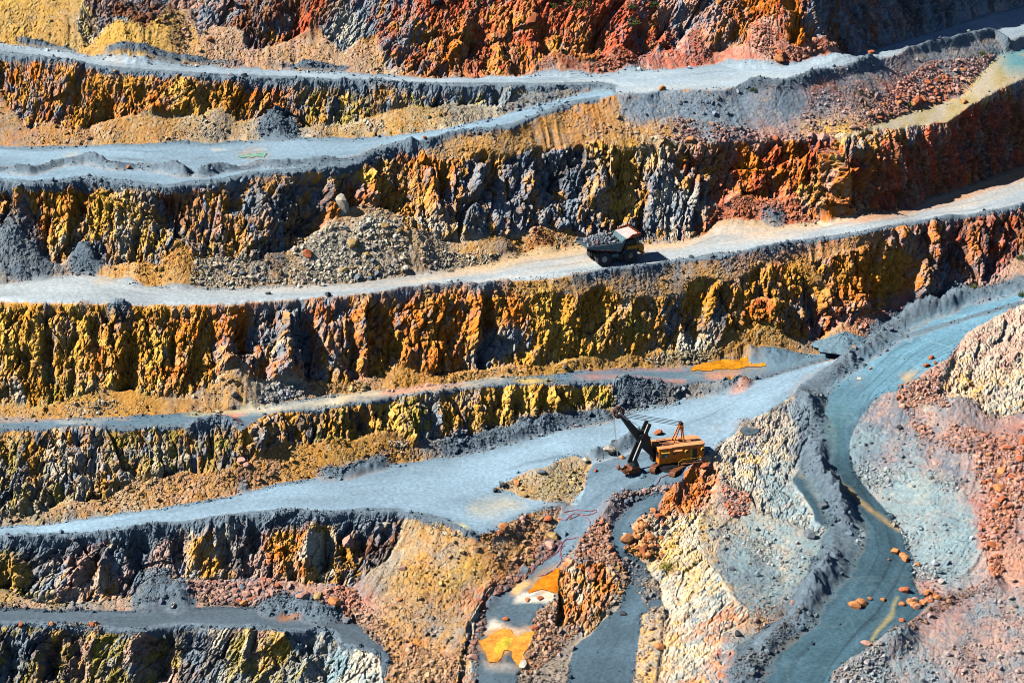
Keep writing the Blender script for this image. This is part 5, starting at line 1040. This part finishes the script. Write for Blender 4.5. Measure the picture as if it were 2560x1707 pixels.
for x, z in ((h - 5.2, 3.85), (h - 8.35, 3.95)):
    v_ = MB().lathe([(0, 0), (.36, 0), (.36, .50), (.30, .50), (.28, .2), (0, .2)], (x, HW + .001, z), 'y', 22).build('vent', CURT, hs)
    if x < h - 6: MB().lathe([(0, .22), (.27, .22), (.27, .24), (0, .24)], (x, HW + .2, z), 'y', 18).build('vent_shade', SDARK, v_)  # dark disc stands in for the shade inside the vent
MB().box(-h + .3, h - .1, -HW + .1, HW - .1, 1.6, 1.948).build('revolving_frame', SDARK, sh)
# catwalk
MB().box(-h + 1.1, h - 4.0, HW + .05, HW + 1.15, 1.72, 1.82).box(-h + 2.2, h - 4.1, HW + .9, HW + 1.2, 1.25, 1.5).beam((h - 4.0, HW + 1.05, 1.45), (h - 3.4, HW + 1.05, .75), .3, .12).build('catwalk', RUST, sh)
ra = MB()
for z in (2.3, 2.8): ra.tube([(h - 3.3, HW + 1.1, z - .55), (h - 4.1, HW + 1.1, z), (-h + 1.2, HW + 1.1, z), (-h + 1.2, HW + .1, z)], .035, 6)
for x in (h - 4.1, h - 5.2, h - 6.4, h - 7.4, -h + 1.2): ra.tube([(x, HW + 1.1, 1.8), (x, HW + 1.1, 2.8)], .035, 6)
ra.tube([(h - 3.3, HW + 1.1, .9), (h - 3.3, HW + 1.1, 2.25)], .035, 6)
ra.build('railing', CURT, sh)
# undercarriage, turned away from the house
t1 = hit(1060, 1270, zg); t2 = hit(1400, 1355, zg)
ul = Matrix.Rotation(math.radians(0), 3, 'Z')
inv = Sm.inverted(); l1 = inv @ t1; l2 = inv @ t2
ax = (l2 - l1); ax.z = 0; gap = ax.length; ax.normalize(); ta = Vector((-ax.y, ax.x, 0))
if ta.x < 0: ta = -ta
print('track gap', gap, l1, l2)
def stad(L_, r, n=10): return [(L_ / 2 - r + r * math.cos(a), r + r * math.sin(a)) for a in [-math.pi / 2 + math.pi * k / n for k in range(n + 1)]] + [(-L_ / 2 + r + r * math.cos(a), r + r * math.sin(a)) for a in [math.pi / 2 + math.pi * k / n for k in range(n + 1)]]
mid = (l1 + l2) / 2; cen_t = Vector((mid.x, mid.y, 0)) - ta * 2.6
for s_ in (-1, 1):
    cpos = cen_t + ax * s_ * min(gap, 4.4) / 2
    M3 = Matrix((ta, ax, Vector((0, 0, 1)))).transposed().to_4x4(); M3.translation = cpos
    tb = MB().prism(stad(6.0, .72), -.55, .55)
    for k in range(26):
        a = k / 26 * 2 * (6.0 - 1.44) + 0; Ls = 6.0 - 1.44
        if a < Ls: c_ = (-Ls / 2 + a, 1.44)
        else: c_ = (Ls / 2 - (a - Ls), 0.0)
        tb.box(c_[0] - .14, c_[0] + .14, -.6, .6, c_[1] - .05, c_[1] + .07)
    for q in (-1, 1):
        for k in range(5):
            a = math.radians(-72 + 36 * k); c_ = (q * (2.28 + .74 * math.cos(a)), .72 + .74 * math.sin(a)); tb.box(c_[0] - .06, c_[0] + .06, -.6, .6, c_[1] - .14, c_[1] + .14, rot=Matrix.Rotation(-a * q, 3, 'Y'))
    to = tb.build('track', RUST, sh); to.matrix_local = M3
    wb = MB()
    for k in range(5): wb.lathe([(0, -.62), (.42 if k in (0, 4) else .3, -.62), (.42 if k in (0, 4) else .3, .62), (0, .62)], (-2.2 + k * 1.1, 0, .66 if k in (0, 4) else .5), 'y', 18)
    wo = wb.build('track_roller', SDARK, to)
    sk = MB().box(-2.4, 2.4, -.66, -.62, .25, .9).box(-2.4, 2.4, .62, .66, .25, .9).build('side_frame', SDARK, to)
M3 = Matrix((ta, ax, Vector((0, 0, 1)))).transposed().to_4x4(); M3.translation = cen_t
cb = MB().box(-1.8, 1.8, -1.6, 1.6, .45, 1.25, bev=.1).lathe([(0, 1.2), (1.9, 1.2), (1.9, 1.62), (0, 1.62)], (0, 0, 0), 'z', 36).build('car_body', SDARK, sh); cb.matrix_local = M3
# boom, in the vertical plane of the house axis
foot = Vector((h + .25, -.3, 2.1)); tip = Vector((h + 6.75, -.3, 11.35))
def solve_tip(z2x, z2y, yl):
    """point of the plane y=yl (shovel axes) seen at that sheet place"""
    px, py = Z2(z2x, z2y); d = Vector(rays(np.float64(px), np.float64(py))); o = inv @ Vector(CAM); dd = inv.to_3x3() @ d
    t = (yl - o.y) / dd.y; return o + dd * t
BY = -.35
tip = solve_tip(475, 228, BY + .45); tip.y = BY; foot = solve_tip(1085, 985, BY + .7); foot.y = BY; midp = solve_tip(880, 640, BY + .6); midp.y = BY
print('boom', foot, midp, tip)
d_ = (tip - foot).normalized(); up_ = Vector((-d_.z, 0, d_.x))
if up_.z < 0: up_ = -up_
bl = (tip - foot).length
bm_ = MB()
def bp(t, u): p = foot + d_ * t + up_ * u; return (p.x, p.z)
bm_.prism([bp(0, -.35), bp(bl * .25, -.75), bp(bl * .5, -.6), bp(bl - .3, -.32), bp(bl, -.15), bp(bl, .2), bp(bl - .5, .38), bp(bl * .62, .55), bp(bl * .5, .75), bp(bl * .42, 1.45), bp(bl * .3, 1.5), bp(bl * .2, .9), bp(0, .35)], BY - .62, BY + .62)
for k in range(16): t_ = bl * .5 + k * bl * .026; c_ = foot + d_ * t_ + up_ * (.70 - .02 * k); bm_.box(c_.x - .1, c_.x + .1, BY - .5, BY + .5, c_.z - .08, c_.z + .12)
boom = bm_.build('boom', BOOM, sh)
for k in range(6): c_ = foot + d_ * (bl * (.5 + .07 * k)); MB().lathe([(0, 0), (.10, 0), (.10, .06), (0, .06)], (c_.x, BY + .621, c_.z), 'y', 10).build('bolt', SDARK, boom)
# boom point sheaves with spokes
SR = 1.05
for y in (BY - .28, BY + .2):
    w_ = MB().lathe([(SR - .24, -.09), (SR, -.11), (SR - .07, 0), (SR, .11), (SR - .24, .09)], (tip.x, y, tip.z), 'y', 36, ring=True)
    w_.lathe([(0, -.16), (.24, -.16), (.24, .16), (0, .16)], (tip.x, y, tip.z), 'y', 16)
    for k in range(9): a = k * 2 * math.pi / 9; w_.beam((tip.x + .2 * math.cos(a), y, tip.z + .2 * math.sin(a)), (tip.x + (SR - .15) * math.cos(a), y, tip.z + (SR - .15) * math.sin(a)), .07, .12)
    w_.build('sheave', SHEAVE, boom)
MB().beam(tip + up_ * .1 - d_ * .1 + Vector((0, .55, 0)), tip - d_ * 2.2 + up_ * .45 + Vector((0, .55, 0)), .25, .35).lathe([(0, -.8), (.2, -.8), (.2, .8), (0, .8)], tuple(tip), 'y', 14).build('sheave_bracket', PALEM, boom)
# dipper handle: twin beams astride the boom
for s_, ta_, tb_ in ((1, (1000, 410), (735, 1050)), (-1, (950, 355), (640, 1075))):
    yl = BY + s_ * .95; a = solve_tip(*ta_, yl); b = solve_tip(*tb_, yl)
    st_ = MB().beam(a, b, .42, .62); st_.build('dipper_handle', BOOM, sh)
    lip = (b - a).normalized(); n_ = Vector((-lip.z, 0, lip.x)); n_ = n_ if n_.x > 0 else -n_
    MB().beam(a + n_ * .33 + lip * .2, b + n_ * .33, .36, .05).build('rack', PALEM if s_ > 0 else SDARK, sh)
    if s_ > 0: hA, hB = a, b
pv = hA + (hB - hA) * .36
MB().box(pv.x - .8, pv.x + .8, BY - 1.35, BY + 1.35, pv.z - .75, pv.z + .75, rot=Matrix.Rotation(.35, 3, 'Y'), bev=.1).lathe([(0, -1.5), (.5, -1.5), (.5, 1.5), (0, 1.5)], (pv.x + .2, BY, pv.z - .1), 'y', 18).build('saddle_block', SDARK, sh)
# bucket
bk = solve_tip(705, 1210, BY); bk.y = BY
wz = .0
bx0, bx1 = bk.x - .85, bk.x + .8; zb = .05; zt = bk.z + 1.0
bb = MB()
bb.prism([(bx0 - .1, zb + .15), (bx0 - .05, zt - .2), (bx0 + .1, zt), (bx0 + .18, zt), (bx0 + .05, zb + .3)], BY - 1.3, BY + 1.3)
bb.prism([(bx0 - .1, zb + .1), (bx1 + .5, zb), (bx1 + .5, zb + .2), (bx0, zb + .3)], BY - 1.3, BY + 1.3)
for y in (BY - 1.42, BY + 1.3): bb.prism([(bx0 - .12, zb + .1), (bx1 + .55, zb - .0), (bx1 + .35, zb + .8), (bx1 + .05, zt - .5), (bx1 - .2, zt), (bx0, zt)], y, y + .12)
bb.prism([(bx1 - .3, zt - .45), (bx1 + .05, zt - .5), (bx1 - .15, zt + .02), (bx1 - .4, zt)], BY - 1.3, BY + 1.3)
bucket = bb.build('bucket', RUST, sh)
for k in range(5): y = BY - 1.15 + k * .575; MB().prism([(bx1 + .35, zb - .04), (bx1 + 1.25, zb - .02), (bx1 + .45, zb + .28)], y - .14, y + .14).build('tooth', RUST, bucket)
MB().beam((bx0 + .3, BY + 1.0, zt - .2), hB + Vector((0, .0, .2)), .5, .8).beam((bx0 + .3, BY - 1.0, zt - .2), hB + Vector((0, -1.9, .2)), .5, .8).box(bx0 + .1, bx1 - .3, BY - 1.2, BY + 1.2, zt - .15, zt + .3).build('bucket_hinge', BOOM, bucket)
bt = solve_tip(462, 1160, BY); 
ba = MB()
for y in (BY - 1.1, BY + 1.1): ba.beam((bx1 - .2, y, zt - .5), (bx1 + 1.0, y * .8, zt - .85), .16, .26).beam((bx1 + 1.0, y * .8, zt - .85), (bt.x - .1, BY + (y - BY) * .3, bt.z - .25), .16, .24).beam((bx1 + .1, y, zt - .95), (bx1 + 1.0, y * .8, zt - .85), .14, .2)
ba.box(bt.x - .2, bt.x + .25, BY - .45, BY + .45, bt.z - .4, bt.z - .1)
ba.build('bail', RUST, bucket)
MB().box(bt.x - .12, bt.x + .12, BY - .3, BY + .3, bt.z - .15, bt.z + .45).build('rope_socket', RIM, bucket)
ro_ = MB()
for y in (BY - .22, BY + .2): ro_.tube([(tip.x + SR, y, tip.z), (bt.x, y, bt.z + .3)], .04, 6)
ro_.build('hoist_rope', PALEM, sh)
# A-frame on the roof
apx = solve_tip(1540, 400, 0); apx.y = 0
gz = 4.95
feet = [solve_tip(1410, 705, .75), solve_tip(1375, 665, -.75), solve_tip(1600, 690, .75), solve_tip(1555, 655, -.75)]
g_ = MB()
for f_, y in zip(feet, (.75, -.75, .75, -.75)): g_.beam((f_.x, y, gz), (apx.x + (.25 if f_.x > apx.x else -.05), y * .45, apx.z - .35), .17, .2)
g_.prism([(apx.x - .35, apx.z - 1.7), (apx.x - .1, apx.z - 1.7), (apx.x + .25, apx.z - .4), (apx.x - .35, apx.z - .3)], -.45, .45)
g_.beam((feet[0].x * .5 + apx.x * .5, -.6, gz * .5 + apx.z * .5), (feet[0].x * .5 + apx.x * .5, .6, gz * .5 + apx.z * .5), .12, .12).box(apx.x - .3, apx.x + .45, -.55, .55, apx.z - .75, apx.z - .35, bev=.06)
gan = g_.build('gantry', SOR, sh)
for y in (-.3, 0, .3): MB().lathe([(0, -.08), (.35, -.08), (.30, 0), (.35, .08), (0, .08)], (apx.x, y, apx.z), 'y', 22).build('sheave', SHEAVE, gan)
rs = MB(); e_ = tip - d_ * 1.3 + up_ * .6
for y, ty, dz_ in ((-.35, -.4, .3), (-.12, -.15, .1), (.12, .15, -.1), (.35, .4, -.3)): rs.tube([(apx.x + .2, y, apx.z + dz_), (e_.x, BY + ty, e_.z + dz_)], .05, 6)
rs.tube([(e_.x + .3, BY, e_.z - .3), (pv.x - .2, BY + .3, pv.z + 1.4)], .04, 6)
rs.build('suspension_rope', ROPE, sh)
rd = MB()
for y in (.55, -.2, -.9): rd.tube([(h - .6, y, 5.0), (h - .6, y, 5.35), (h - 2.4, y, 5.35), (h - 2.4, y, 5.0)], .04, 6)
rd.box(h - 4.2, h - 1.2, -1.2, -.7, 4.951, 5.02).box(h - 5.2, h - 4.6, -.4, .4, 4.951, 5.3, bev=.05).tube([(h - 4.9, -.5, 5.05), (h - 2.5, -.9, 5.05)], .06, 6)
rd.build('roof_fittings', SDARK, hs)
MB().box(h + .081, h + .12, -1.4, .6, 2.2, 4.6).box(h - .2, h + .5, -1.3, .5, 1.7, 2.4).build('front_mount', SDARK, hs)
# ------------------------------------------------------------------ single boulders
BM_ = dict(red=plain('boulder_red', (.42, .13, .06), .9, 0, .4, .9, .2, bump=.5), orange=plain('boulder_orange', (.56, .23, .09), .9, 0, .4, .9, .2, bump=.5), pale=plain('boulder_pale', (.48, .43, .33), .9, 0, .35, .9, .2, (.24, .22, .2), bump=.5),
           grey=plain('boulder_grey', (.17, .20, .235), .9, 0, .5, .9, .2, bump=.5), dark=plain('boulder_dark', (.06, .065, .075), .9, 0, .5, .9, .2, bump=.5), gold=plain('boulder_gold', (.40, .27, .10), .9, 0, .45, .9, .2, (.16, .11, .06), bump=.5), pink=plain('boulder_pink', (.5, .28, .22), .9, 0, .35, .9, .2, bump=.5))
BMESH = {k: [rock_mesh('boulder', m, 300 + 5 * i + s) for s in range(4)] for i, (k, m) in enumerate(BM_.items())}
rb = random.Random(21)
def boulder(px, py, r, c, label, group=None, tall=1.0):
    v, (j, i) = vert_at(px, py)
    o = bpy.data.objects.new('boulder', rb.choice(BMESH[c])); C.objects.link(o)
    o.matrix_world = Matrix.Translation(Vector(v) + Vector((0, 0, r * .35 * tall))) @ Matrix.Rotation(rb.uniform(0, 6.28), 4, 'Z') @ Matrix.Rotation(rb.uniform(-.4, .4), 4, 'X') @ Matrix.Diagonal((r, r * rb.uniform(.75, 1), r * .85 * tall, 1))
    return tag(o, label, 'boulder', group)
def many(s, n, r0, r1, cols, label, group):
    pl = np.array(tl(s)); m = np.argwhere(fill_mask(pl.tolist()))
    for _ in range(n):
        j, i = m[rb.randrange(len(m))]
        boulder(xs[i], ys[j], r0 + (r1 - r0) * rb.random() ** 2, rb.choice(cols), label, group)
def at(s): return tl(s)[0]
for s, r, c, lb in [
    ('I 1185,1035', 1.25, 'orange', 'largest orange boulder lying alone in the middle of the winding road'), ('I 1240,1018', .95, 'orange', 'orange boulder touching the largest one on the winding road'),
    ('I 1535,935', 1.05, 'red', 'red boulder at the right edge of the winding road, with a dark shadow'), ('I 1470,662', 1.0, 'orange', 'leftmost of three orange boulders in the bend of the winding road'), ('I 1525,690', .7, 'orange', 'smallest of three orange boulders in the bend of the winding road'), ('I 1540,718', .95, 'orange', 'lowest of three orange boulders in the bend of the winding road'),
    ('I 1625,745', .6, 'orange', 'small orange boulder at the foot of the cyan slope'), ('I 1430,718', .35, 'orange', 'tiny orange stone left of the three boulders in the bend'), ('I 1270,1300', .85, 'pink', 'pink boulder on the lower right edge of the winding road'), ('I 1515,1145', .7, 'red', 'red boulder below the pile beside the winding road'), ('I 1520,1020', .6, 'orange', 'orange boulder just left of the pile beside the winding road'), ('I 1295,985', .5, 'orange', 'small orange boulder above the scattered stones on the winding road'), ('I 1385,995', .5, 'orange', 'orange stone between the two big boulders and the pile'),
    ('I 395,1230', .85, 'dark', 'dark boulder on the bench at the foot of the ridge'), ('I 885,555', 1.3, 'grey', 'big grey boulder on the ridge beside the road berm'), ('I 975,365', 1.0, 'grey', 'grey slab boulder on the ridge crest'), ('I 170,60', 1.0, 'red', 'red boulder on the orange crag behind the shovel'),
    ('H 1960,600', 1.6, 'orange', 'biggest orange boulder on the left of the rockfall on the lower track'), ('H 2030,650', .9, 'orange', 'orange boulder beside the biggest one of the rockfall'), ('H 2090,700', .8, 'red', 'red boulder at the lower edge of the rockfall'), ('H 1955,548', .55, 'pale', 'pale stone just above the rockfall on the lower track'), ('H 2140,385', .7, 'orange', 'orange boulder above the rockfall'),
    ('H 1935,1090', .7, 'dark', 'dark boulder on the lower track below the knob'), ('H 2190,1320', .9, 'orange', 'brownish boulder near the bottom of the lower track'), ('H 1250,1440', .95, 'pale', 'pale boulder under the star shaped pool'), ('H 1325,1190', .8, 'red', 'red boulder at the upper right tip of the star shaped pool'), ('H 1130,1130', .65, 'red', 'red boulder above the star shaped pool'), ('H 1285,995', .5, 'orange', 'orange stone below the white salt rim'), ('H 1370,990', .6, 'red', 'red stone right of the white salt rim'), ('H 910,1385', .9, 'pink', 'pink boulder on the rubble berm left of the star shaped pool'),
    ('H 1455,585', 1.5, 'gold', 'golden boulder on the berm above the orange pool'), ('H 1440,635', 1.4, 'pink', 'dark pink boulder below the golden one above the orange pool'), ('H 1300,750', 1.3, 'gold', 'golden slab on the berm left of the orange pool'), ('H 1260,800', 1.2, 'grey', 'grey slab below the golden slab on the berm'), ('H 1115,510', 1.1, 'orange', 'orange boulder at the low point of the bowl'), ('H 1095,540', .8, 'red', 'red boulder under the orange one at the low point of the bowl'), ('H 1420,445', 1.2, 'red', 'red boulder beside the gravel left of the hoses'), ('H 1060,250', .7, 'dark', 'dark boulder at the left tip of the yellow mound'), ('H 1120,210', .7, 'dark', 'dark boulder above the left tip of the yellow mound'), ('H 1380,130', .9, 'grey', 'grey boulder on top of the yellow mound'), ('H 1210,205', .7, 'orange', 'orange boulder on the left flank of the yellow mound'), ('H 1680,40', .8, 'pale', 'pale boulder at the upper right of the yellow mound'),
    ('C 1620,710', 1.7, 'red', 'largest red boulder in the blockfield below the spoil slope'), ('C 1940,708', 1.0, 'orange', 'orange boulder alone on the yellow bench'), ('C 980,945', 1.7, 'pink', 'big pink boulder at the lower edge of the spoil slope'), ('C 900,940', 1.2, 'pink', 'pink boulder left of the biggest pink one under the spoil'), ('C 655,948', 1.0, 'red', 'dark red boulder at the lower edge of the spoil slope'), ('C 70,965', 1.2, 'orange', 'brown boulder at the left foot of the spoil slope'), ('C 685,432', 1.2, 'orange', 'orange boulder at the edge of the top road'), ('C 1300,418', .8, 'red', 'red boulder on the berm of the top road'), ('C 1195,880', 1.2, 'pink', 'pale pink boulder at the left end of the yellow bench'), ('C 1375,822', 1.2, 'red', 'bright red boulder at the toe of the spoil slope'),
    ('A 2335,1440', 1.5, 'tallpale', 'tall pale yellow block leaning against the dark rock face'), ('A 1435,285', .9, 'orange', 'small orange boulder on the upper scree'), ('A 790,485', .6, 'gold', 'yellow stone on the crest under the top road'), ('A 880,1160', .6, 'orange', 'orange stone on the gravel heaps by the second road'), ('A 1570,520', .55, 'pink', 'pinkish boulder on the verge of the top road'), ('A 1670,518', .7, 'dark', 'dark boulder on the verge of the top road'),
    ('B 1310,150', 2.2, 'red', 'large red block high on the uppermost face'), ('B 580,970', .6, 'red', 'red stone on the verge of the second road'), ('B 2205,618', .9, 'orange', 'orange boulder on top of the spoil slope'), ('B 660,30', 1.6, 'dark', 'flat dark block high on the uppermost face'), ('B 1790,505', .4, 'red', 'red stone beside the top road'),
    ('D 1835,455', .6, 'dark', 'dark stone lying in the middle of the whitish road'), ('D 2245,465', .75, 'dark', 'dark stone on the verge of the whitish road'), ('D 1610,1190', .9, 'dark', 'dark boulder on the ochre scree near the stained bench'), ('D 2345,300', 1.1, 'gold', 'yellow boulder at the right of the pale rubble cone'), ('D 2110,185', 1.2, 'red', 'red boulder in the grey rubble cone'),
    ('E 180,205', 1.0, 'gold', 'upright yellow boulder in the rubble left of the dump truck'), ('E 90,130', 1.8, 'gold', 'big brown slab on the rubble cone'), ('E 1545,960', .7, 'dark', 'dark boulder on the ochre scree above the stained bench'), ('E 1360,960', .6, 'gold', 'brown boulder on the ochre scree above the stained bench'), ('E 1040,925', 1.0, 'grey', 'grey rock at the foot of the fluted face'), ('E 600,450', .8, 'gold', 'yellow slab on the crest of the fluted face'),
    ('F 1720,890', .75, 'red', 'red boulder on the pad of the winding road'), ('F 1745,930', .6, 'red', 'small red boulder at the foot of the pink hill'), ('F 1685,950', .9, 'red', 'long red boulder near the foot of the pink hill'), ('F 1510,1090', .7, 'red', 'red boulder left of the hill rockfall'), ('F 1300,960', .4, 'orange', 'orange stone on the winding road by the berm'), ('F 1500,1360', .7, 'dark', 'dark red boulder on the grey slope of the hill'),
    ('F 1185,892', .7, 'orange', 'orange boulder on the tip of the lower berm'),
    ('P 1527,1137', 1.5, 'pale', 'pale cream boulder beside the bucket of the power shovel'), ('P 1541,1112', 1.0, 'dark', 'black boulder above the pale one beside the bucket'), ('P 1556,1147', .6, 'orange', 'brown stone in front of the pale boulder'), ('P 1491,1179', .5, 'red', 'small red stone on the pad left of the bucket'), ('P 1646,1087', 1.1, 'red', 'red boulder behind the roof of the power shovel'),
    ('G 1670,1025', .9, 'orange', 'orange slab at the edge of the bottom left road'), ('G 2080,1005', 1.3, 'pink', 'pink slab above the bottom left road'), ('G 2180,985', 1.2, 'gold', 'golden slab above the bottom left road'), ('G 2290,1035', 1.2, 'orange', 'orange boulder at the end of the bottom left road'), ('G 1180,1060', .6, 'pale', 'pale stone on the bottom left road'), ('G 2180,-100', .5, 'gold', 'golden stone above the wide road'),
    ('G 1650,45', .9, 'pink', 'pink boulder hanging on the low rock face'), ('G 1690,85', .9, 'pink', 'pink boulder below the hanging one on the low face'), ('G 140,1168', .8, 'red', 'red boulder on the crest of the lowest face'), ('G 630,1160', .7, 'red', 'red slab on the crest of the lowest face'), ('G 355,1158', .6, 'orange', 'orange stone on the crest of the lowest face'),
    ('H 60,590', 1.6, 'pink', 'pink block in the dark rock face left of the slope'), ('H 290,490', 1.7, 'pale', 'pale block at the top of the dark rock face'), ('H 50,1140', .8, 'grey', 'grey boulder on the road end below the slope'), ('H 430,785', .7, 'pink', 'pink stone half way down the slope'), ('H 410,1000', .6, 'orange', 'orange stone low on the slope'),
]:
    boulder(*at(s), r, c.replace('tall', ''), lb, None, 2.4 if 'tall' in c else 1.0)
many('I 1570,1010 1690,950 1760,960 1770,1010 1680,1060 1580,1060', 24, .45, .95, ['orange', 'orange', 'pink', 'red'], 'orange boulder in the pile beside the winding road', 'boulder pile by the winding road')
many('I 2040,-50 2340,-100 2340,300 2200,520 2150,640 2060,640 2070,480 2130,300 2030,150', 42, .5, 1.2, ['red', 'orange', 'pink'], 'reddish boulder in the rockfall down the right hand hill', 'rockfall boulders on the right hill')
many('H 2060,420 2220,400 2210,520 2260,560 2200,740 2070,700 2000,620', 26, .45, 1.1, ['orange', 'orange', 'red'], 'orange boulder in the rockfall onto the lower track', 'rockfall onto the lower track')
many('C 1300,760 1700,560 1950,470 2000,560 1850,680 1500,780 1250,870', 44, .5, 1.2, ['pink', 'red', 'pink', 'orange'], 'reddish block in the field along the upper side of the yellow bench', 'blocks below the spoil slope')
many('D 1350,250 1800,290 1850,380 1350,390', 12, .5, .9, ['pale', 'pale', 'grey'], 'pale block in the rubble along the dump truck road', 'rubble blocks along the dump truck road')
many('E 0,0 400,40 460,340 0,360', 22, .5, 1.1, ['pale', 'grey', 'grey', 'gold'], 'grey block on the large rubble cone', 'blocks on the rubble cone')
many('G 1350,880 1900,900 1900,1000 1550,1020', 24, .5, 1.1, ['pink', 'grey', 'pink', 'red'], 'pink or grey block in the rubble under the slanting face', 'rubble blocks above the bottom left road')
many('C 560,330 800,370 1000,370 700,450', 12, .4, .9, ['orange', 'pink', 'red'], 'orange block at the foot of the uppermost face', 'blocks beside the top road')
# ------------------------------------------------------------------ gravel heap, hoses, shrubs
def heap(s, r, h, c, label):
    px, py = at(s); g = on_ground(px, py); bm = bmesh.new(); n, k = 48, 16; rings = []
    for i in range(k + 1):
        t = i / k; row = []
        for j in range(n):
            a = j * 2 * math.pi / n; rr = r * t * (1 + .10 * math.sin(3 * a + 1) + .06 * math.sin(7 * a) + random.uniform(-.05, .05))
            z = h * ((1 - t) ** 1.05) * (1 - .10 * (1 + math.sin(5 * a + t * 3)) * t) - .35 * (t > .99)
            row.append(bm.verts.new((rr * math.cos(a) * 1.5, rr * math.sin(a), z + (random.uniform(-.16, .16) if 0 < t < 1 else 0))))
        rings.append(row)
    for a, b in zip(rings[:-1], rings[1:]):
        for j in range(n): bm.faces.new((a[j], b[j], b[(j + 1) % n], a[(j + 1) % n]))
    bmesh.ops.remove_doubles(bm, verts=rings[0], dist=.01)
    me = bpy.data.meshes.new('gravel_heap'); bm.to_mesh(me); bm.free(); me.materials.append(c)
    o = bpy.data.objects.new('gravel_heap', me); C.objects.link(o); o.location = g + Vector((0, 0, .1)); tag(o, label, 'gravel heap')
BLUEG = plain('blue_gravel', (.13, .215, .28), .95, 0, .35, 3.5, .2, bump=.6)
heap('F 1130,825', 4.6, 2.9, BLUEG, 'heap of fine blue gravel beside the junction berm')
HOSE = plain('red_hose', (.36, .09, .11), .6, 0, .3, 2)
def hose(s, r, label):
    p = tl(s); dense = []
    for (a, b), (c, d) in zip(p[:-1], p[1:]):
        for k in range(4): dense.append((a + (c - a) * k / 4, b + (d - b) * k / 4))
    MBh = MB(); MBh.tube([on_ground(*q) + Vector((0, 0, r + .05)) for q in dense], r, 6); o = MBh.build('hose', HOSE); tag(o, label, 'hose')
hose('H 1480,432 1540,450 1580,425 1530,395 1600,380 1700,385 1750,382 1755,398 1700,412 1640,410 1600,400 1560,430 1570,445 1640,410 1690,430 1710,470 1705,500', .065, 'red hose looped on the pad above the orange pool')
hose('H 1350,830 1400,822 1460,790 1500,745 1515,700 1500,650 1490,620 1520,600 1535,625 1510,640 1500,700 1530,690', .065, 'red hose trailing down into the orange pool')
hose('H 1340,745 1400,720 1450,690 1490,665 1540,580 1600,575 1640,570', .08, 'thin red hose running along the track to the looped one')
hose('P 1639,1216 1652,1195 1668,1188 1700,1186', .07, 'cable trailing on the ground in front of the power shovel')
LEAF = plain('leaf_green', (.05, .09, .025), .8, 0, .5, 1.0, .2); LEAFY = plain('leaf_yellow_green', (.30, .29, .04), .8, 0, .4, 1.0, .2); LEAFO = plain('leaf_olive', (.10, .12, .03), .8, 0, .5, 1.0, .2)
def shrub(s, r, mat, label):
    v = on_ground(*at(s)); bm = bmesh.new()
    for _ in range(int(150 + 90 * r)):
        d = Vector((random.gauss(0, 1), random.gauss(0, 1), abs(random.gauss(0, 1)) * .8)).normalized() * random.random() ** .4 * r * random.uniform(.6, 1.15)
        a = Vector((random.gauss(0, 1), random.gauss(0, 1), random.gauss(0, 1))).normalized(); b = a.orthogonal().normalized(); s_ = random.uniform(.08, .17) * r ** .4
        bm.faces.new([bm.verts.new(d + a * s_), bm.verts.new(d + b * s_ * .6), bm.verts.new(d - a * s_), bm.verts.new(d - b * s_ * .6)])
    me = bpy.data.meshes.new('foliage'); bm.to_mesh(me); bm.free(); me.materials.append(mat)
    e = bpy.data.objects.new('shrub', None); C.objects.link(e); e.location = v + Vector((0, 0, .05)); tag(e, label, 'shrub')
    o = bpy.data.objects.new('foliage', me); C.objects.link(o); o.parent = e
    st = MB()
    for k in range(4): st.tube([(0, 0, -.3), (random.uniform(-.3, .3) * r, random.uniform(-.3, .3) * r, .6 * r)], [.06, .02], 5)
    st.build('stem', RUST, e)
for s, r, m, lb in [('F 2010,450', 1.5, LEAFO, 'olive shrub at the outer foot of the winding road berm'), ('F 1690,560', 1.2, LEAFO, 'small olive shrub beside the berm below the orange scree'), ('F 2335,205', 1.3, LEAF, 'dark green shrub on the pink spur at the right edge'), ('F 2340,465', 1.2, LEAF, 'dark green shrub on top of the pink hill'),
                    ('B 1650,45', 2.6, LEAFO, 'largest green bush high on the red rock face'), ('B 1580,20', 1.6, LEAF, 'green bush left of the largest one on the red face'), ('B 2010,165', 1.8, LEAFO, 'olive bush beside the dark gully of the uppermost face'), ('B 1990,60', 1.5, LEAF, 'dark green bush above the olive one on the uppermost face'), ('B 2150,30', 1.5, LEAF, 'dark green bush at the top edge beside pale rubble'), ('B 1465,40', 1.3, LEAFO, 'small olive bush at the left of the bushes on the red face'),
                    ('C 500,628', .8, LEAF, 'tiny green plant on the middle of the spoil slope'), ('C 1560,722', 1.1, LEAF, 'green plant beside the largest red boulder'), ('C 1235,632', .7, LEAF, 'tiny green plant among the stones of the spoil slope'), ('C 2070,380', 1.2, LEAFO, 'olive shrub high on the right of the spoil slope'), ('H 2245,760', 1.9, LEAFY, 'yellow green bush on the pale cliff above the lower track')]:
    shrub(s, r, m, lb)
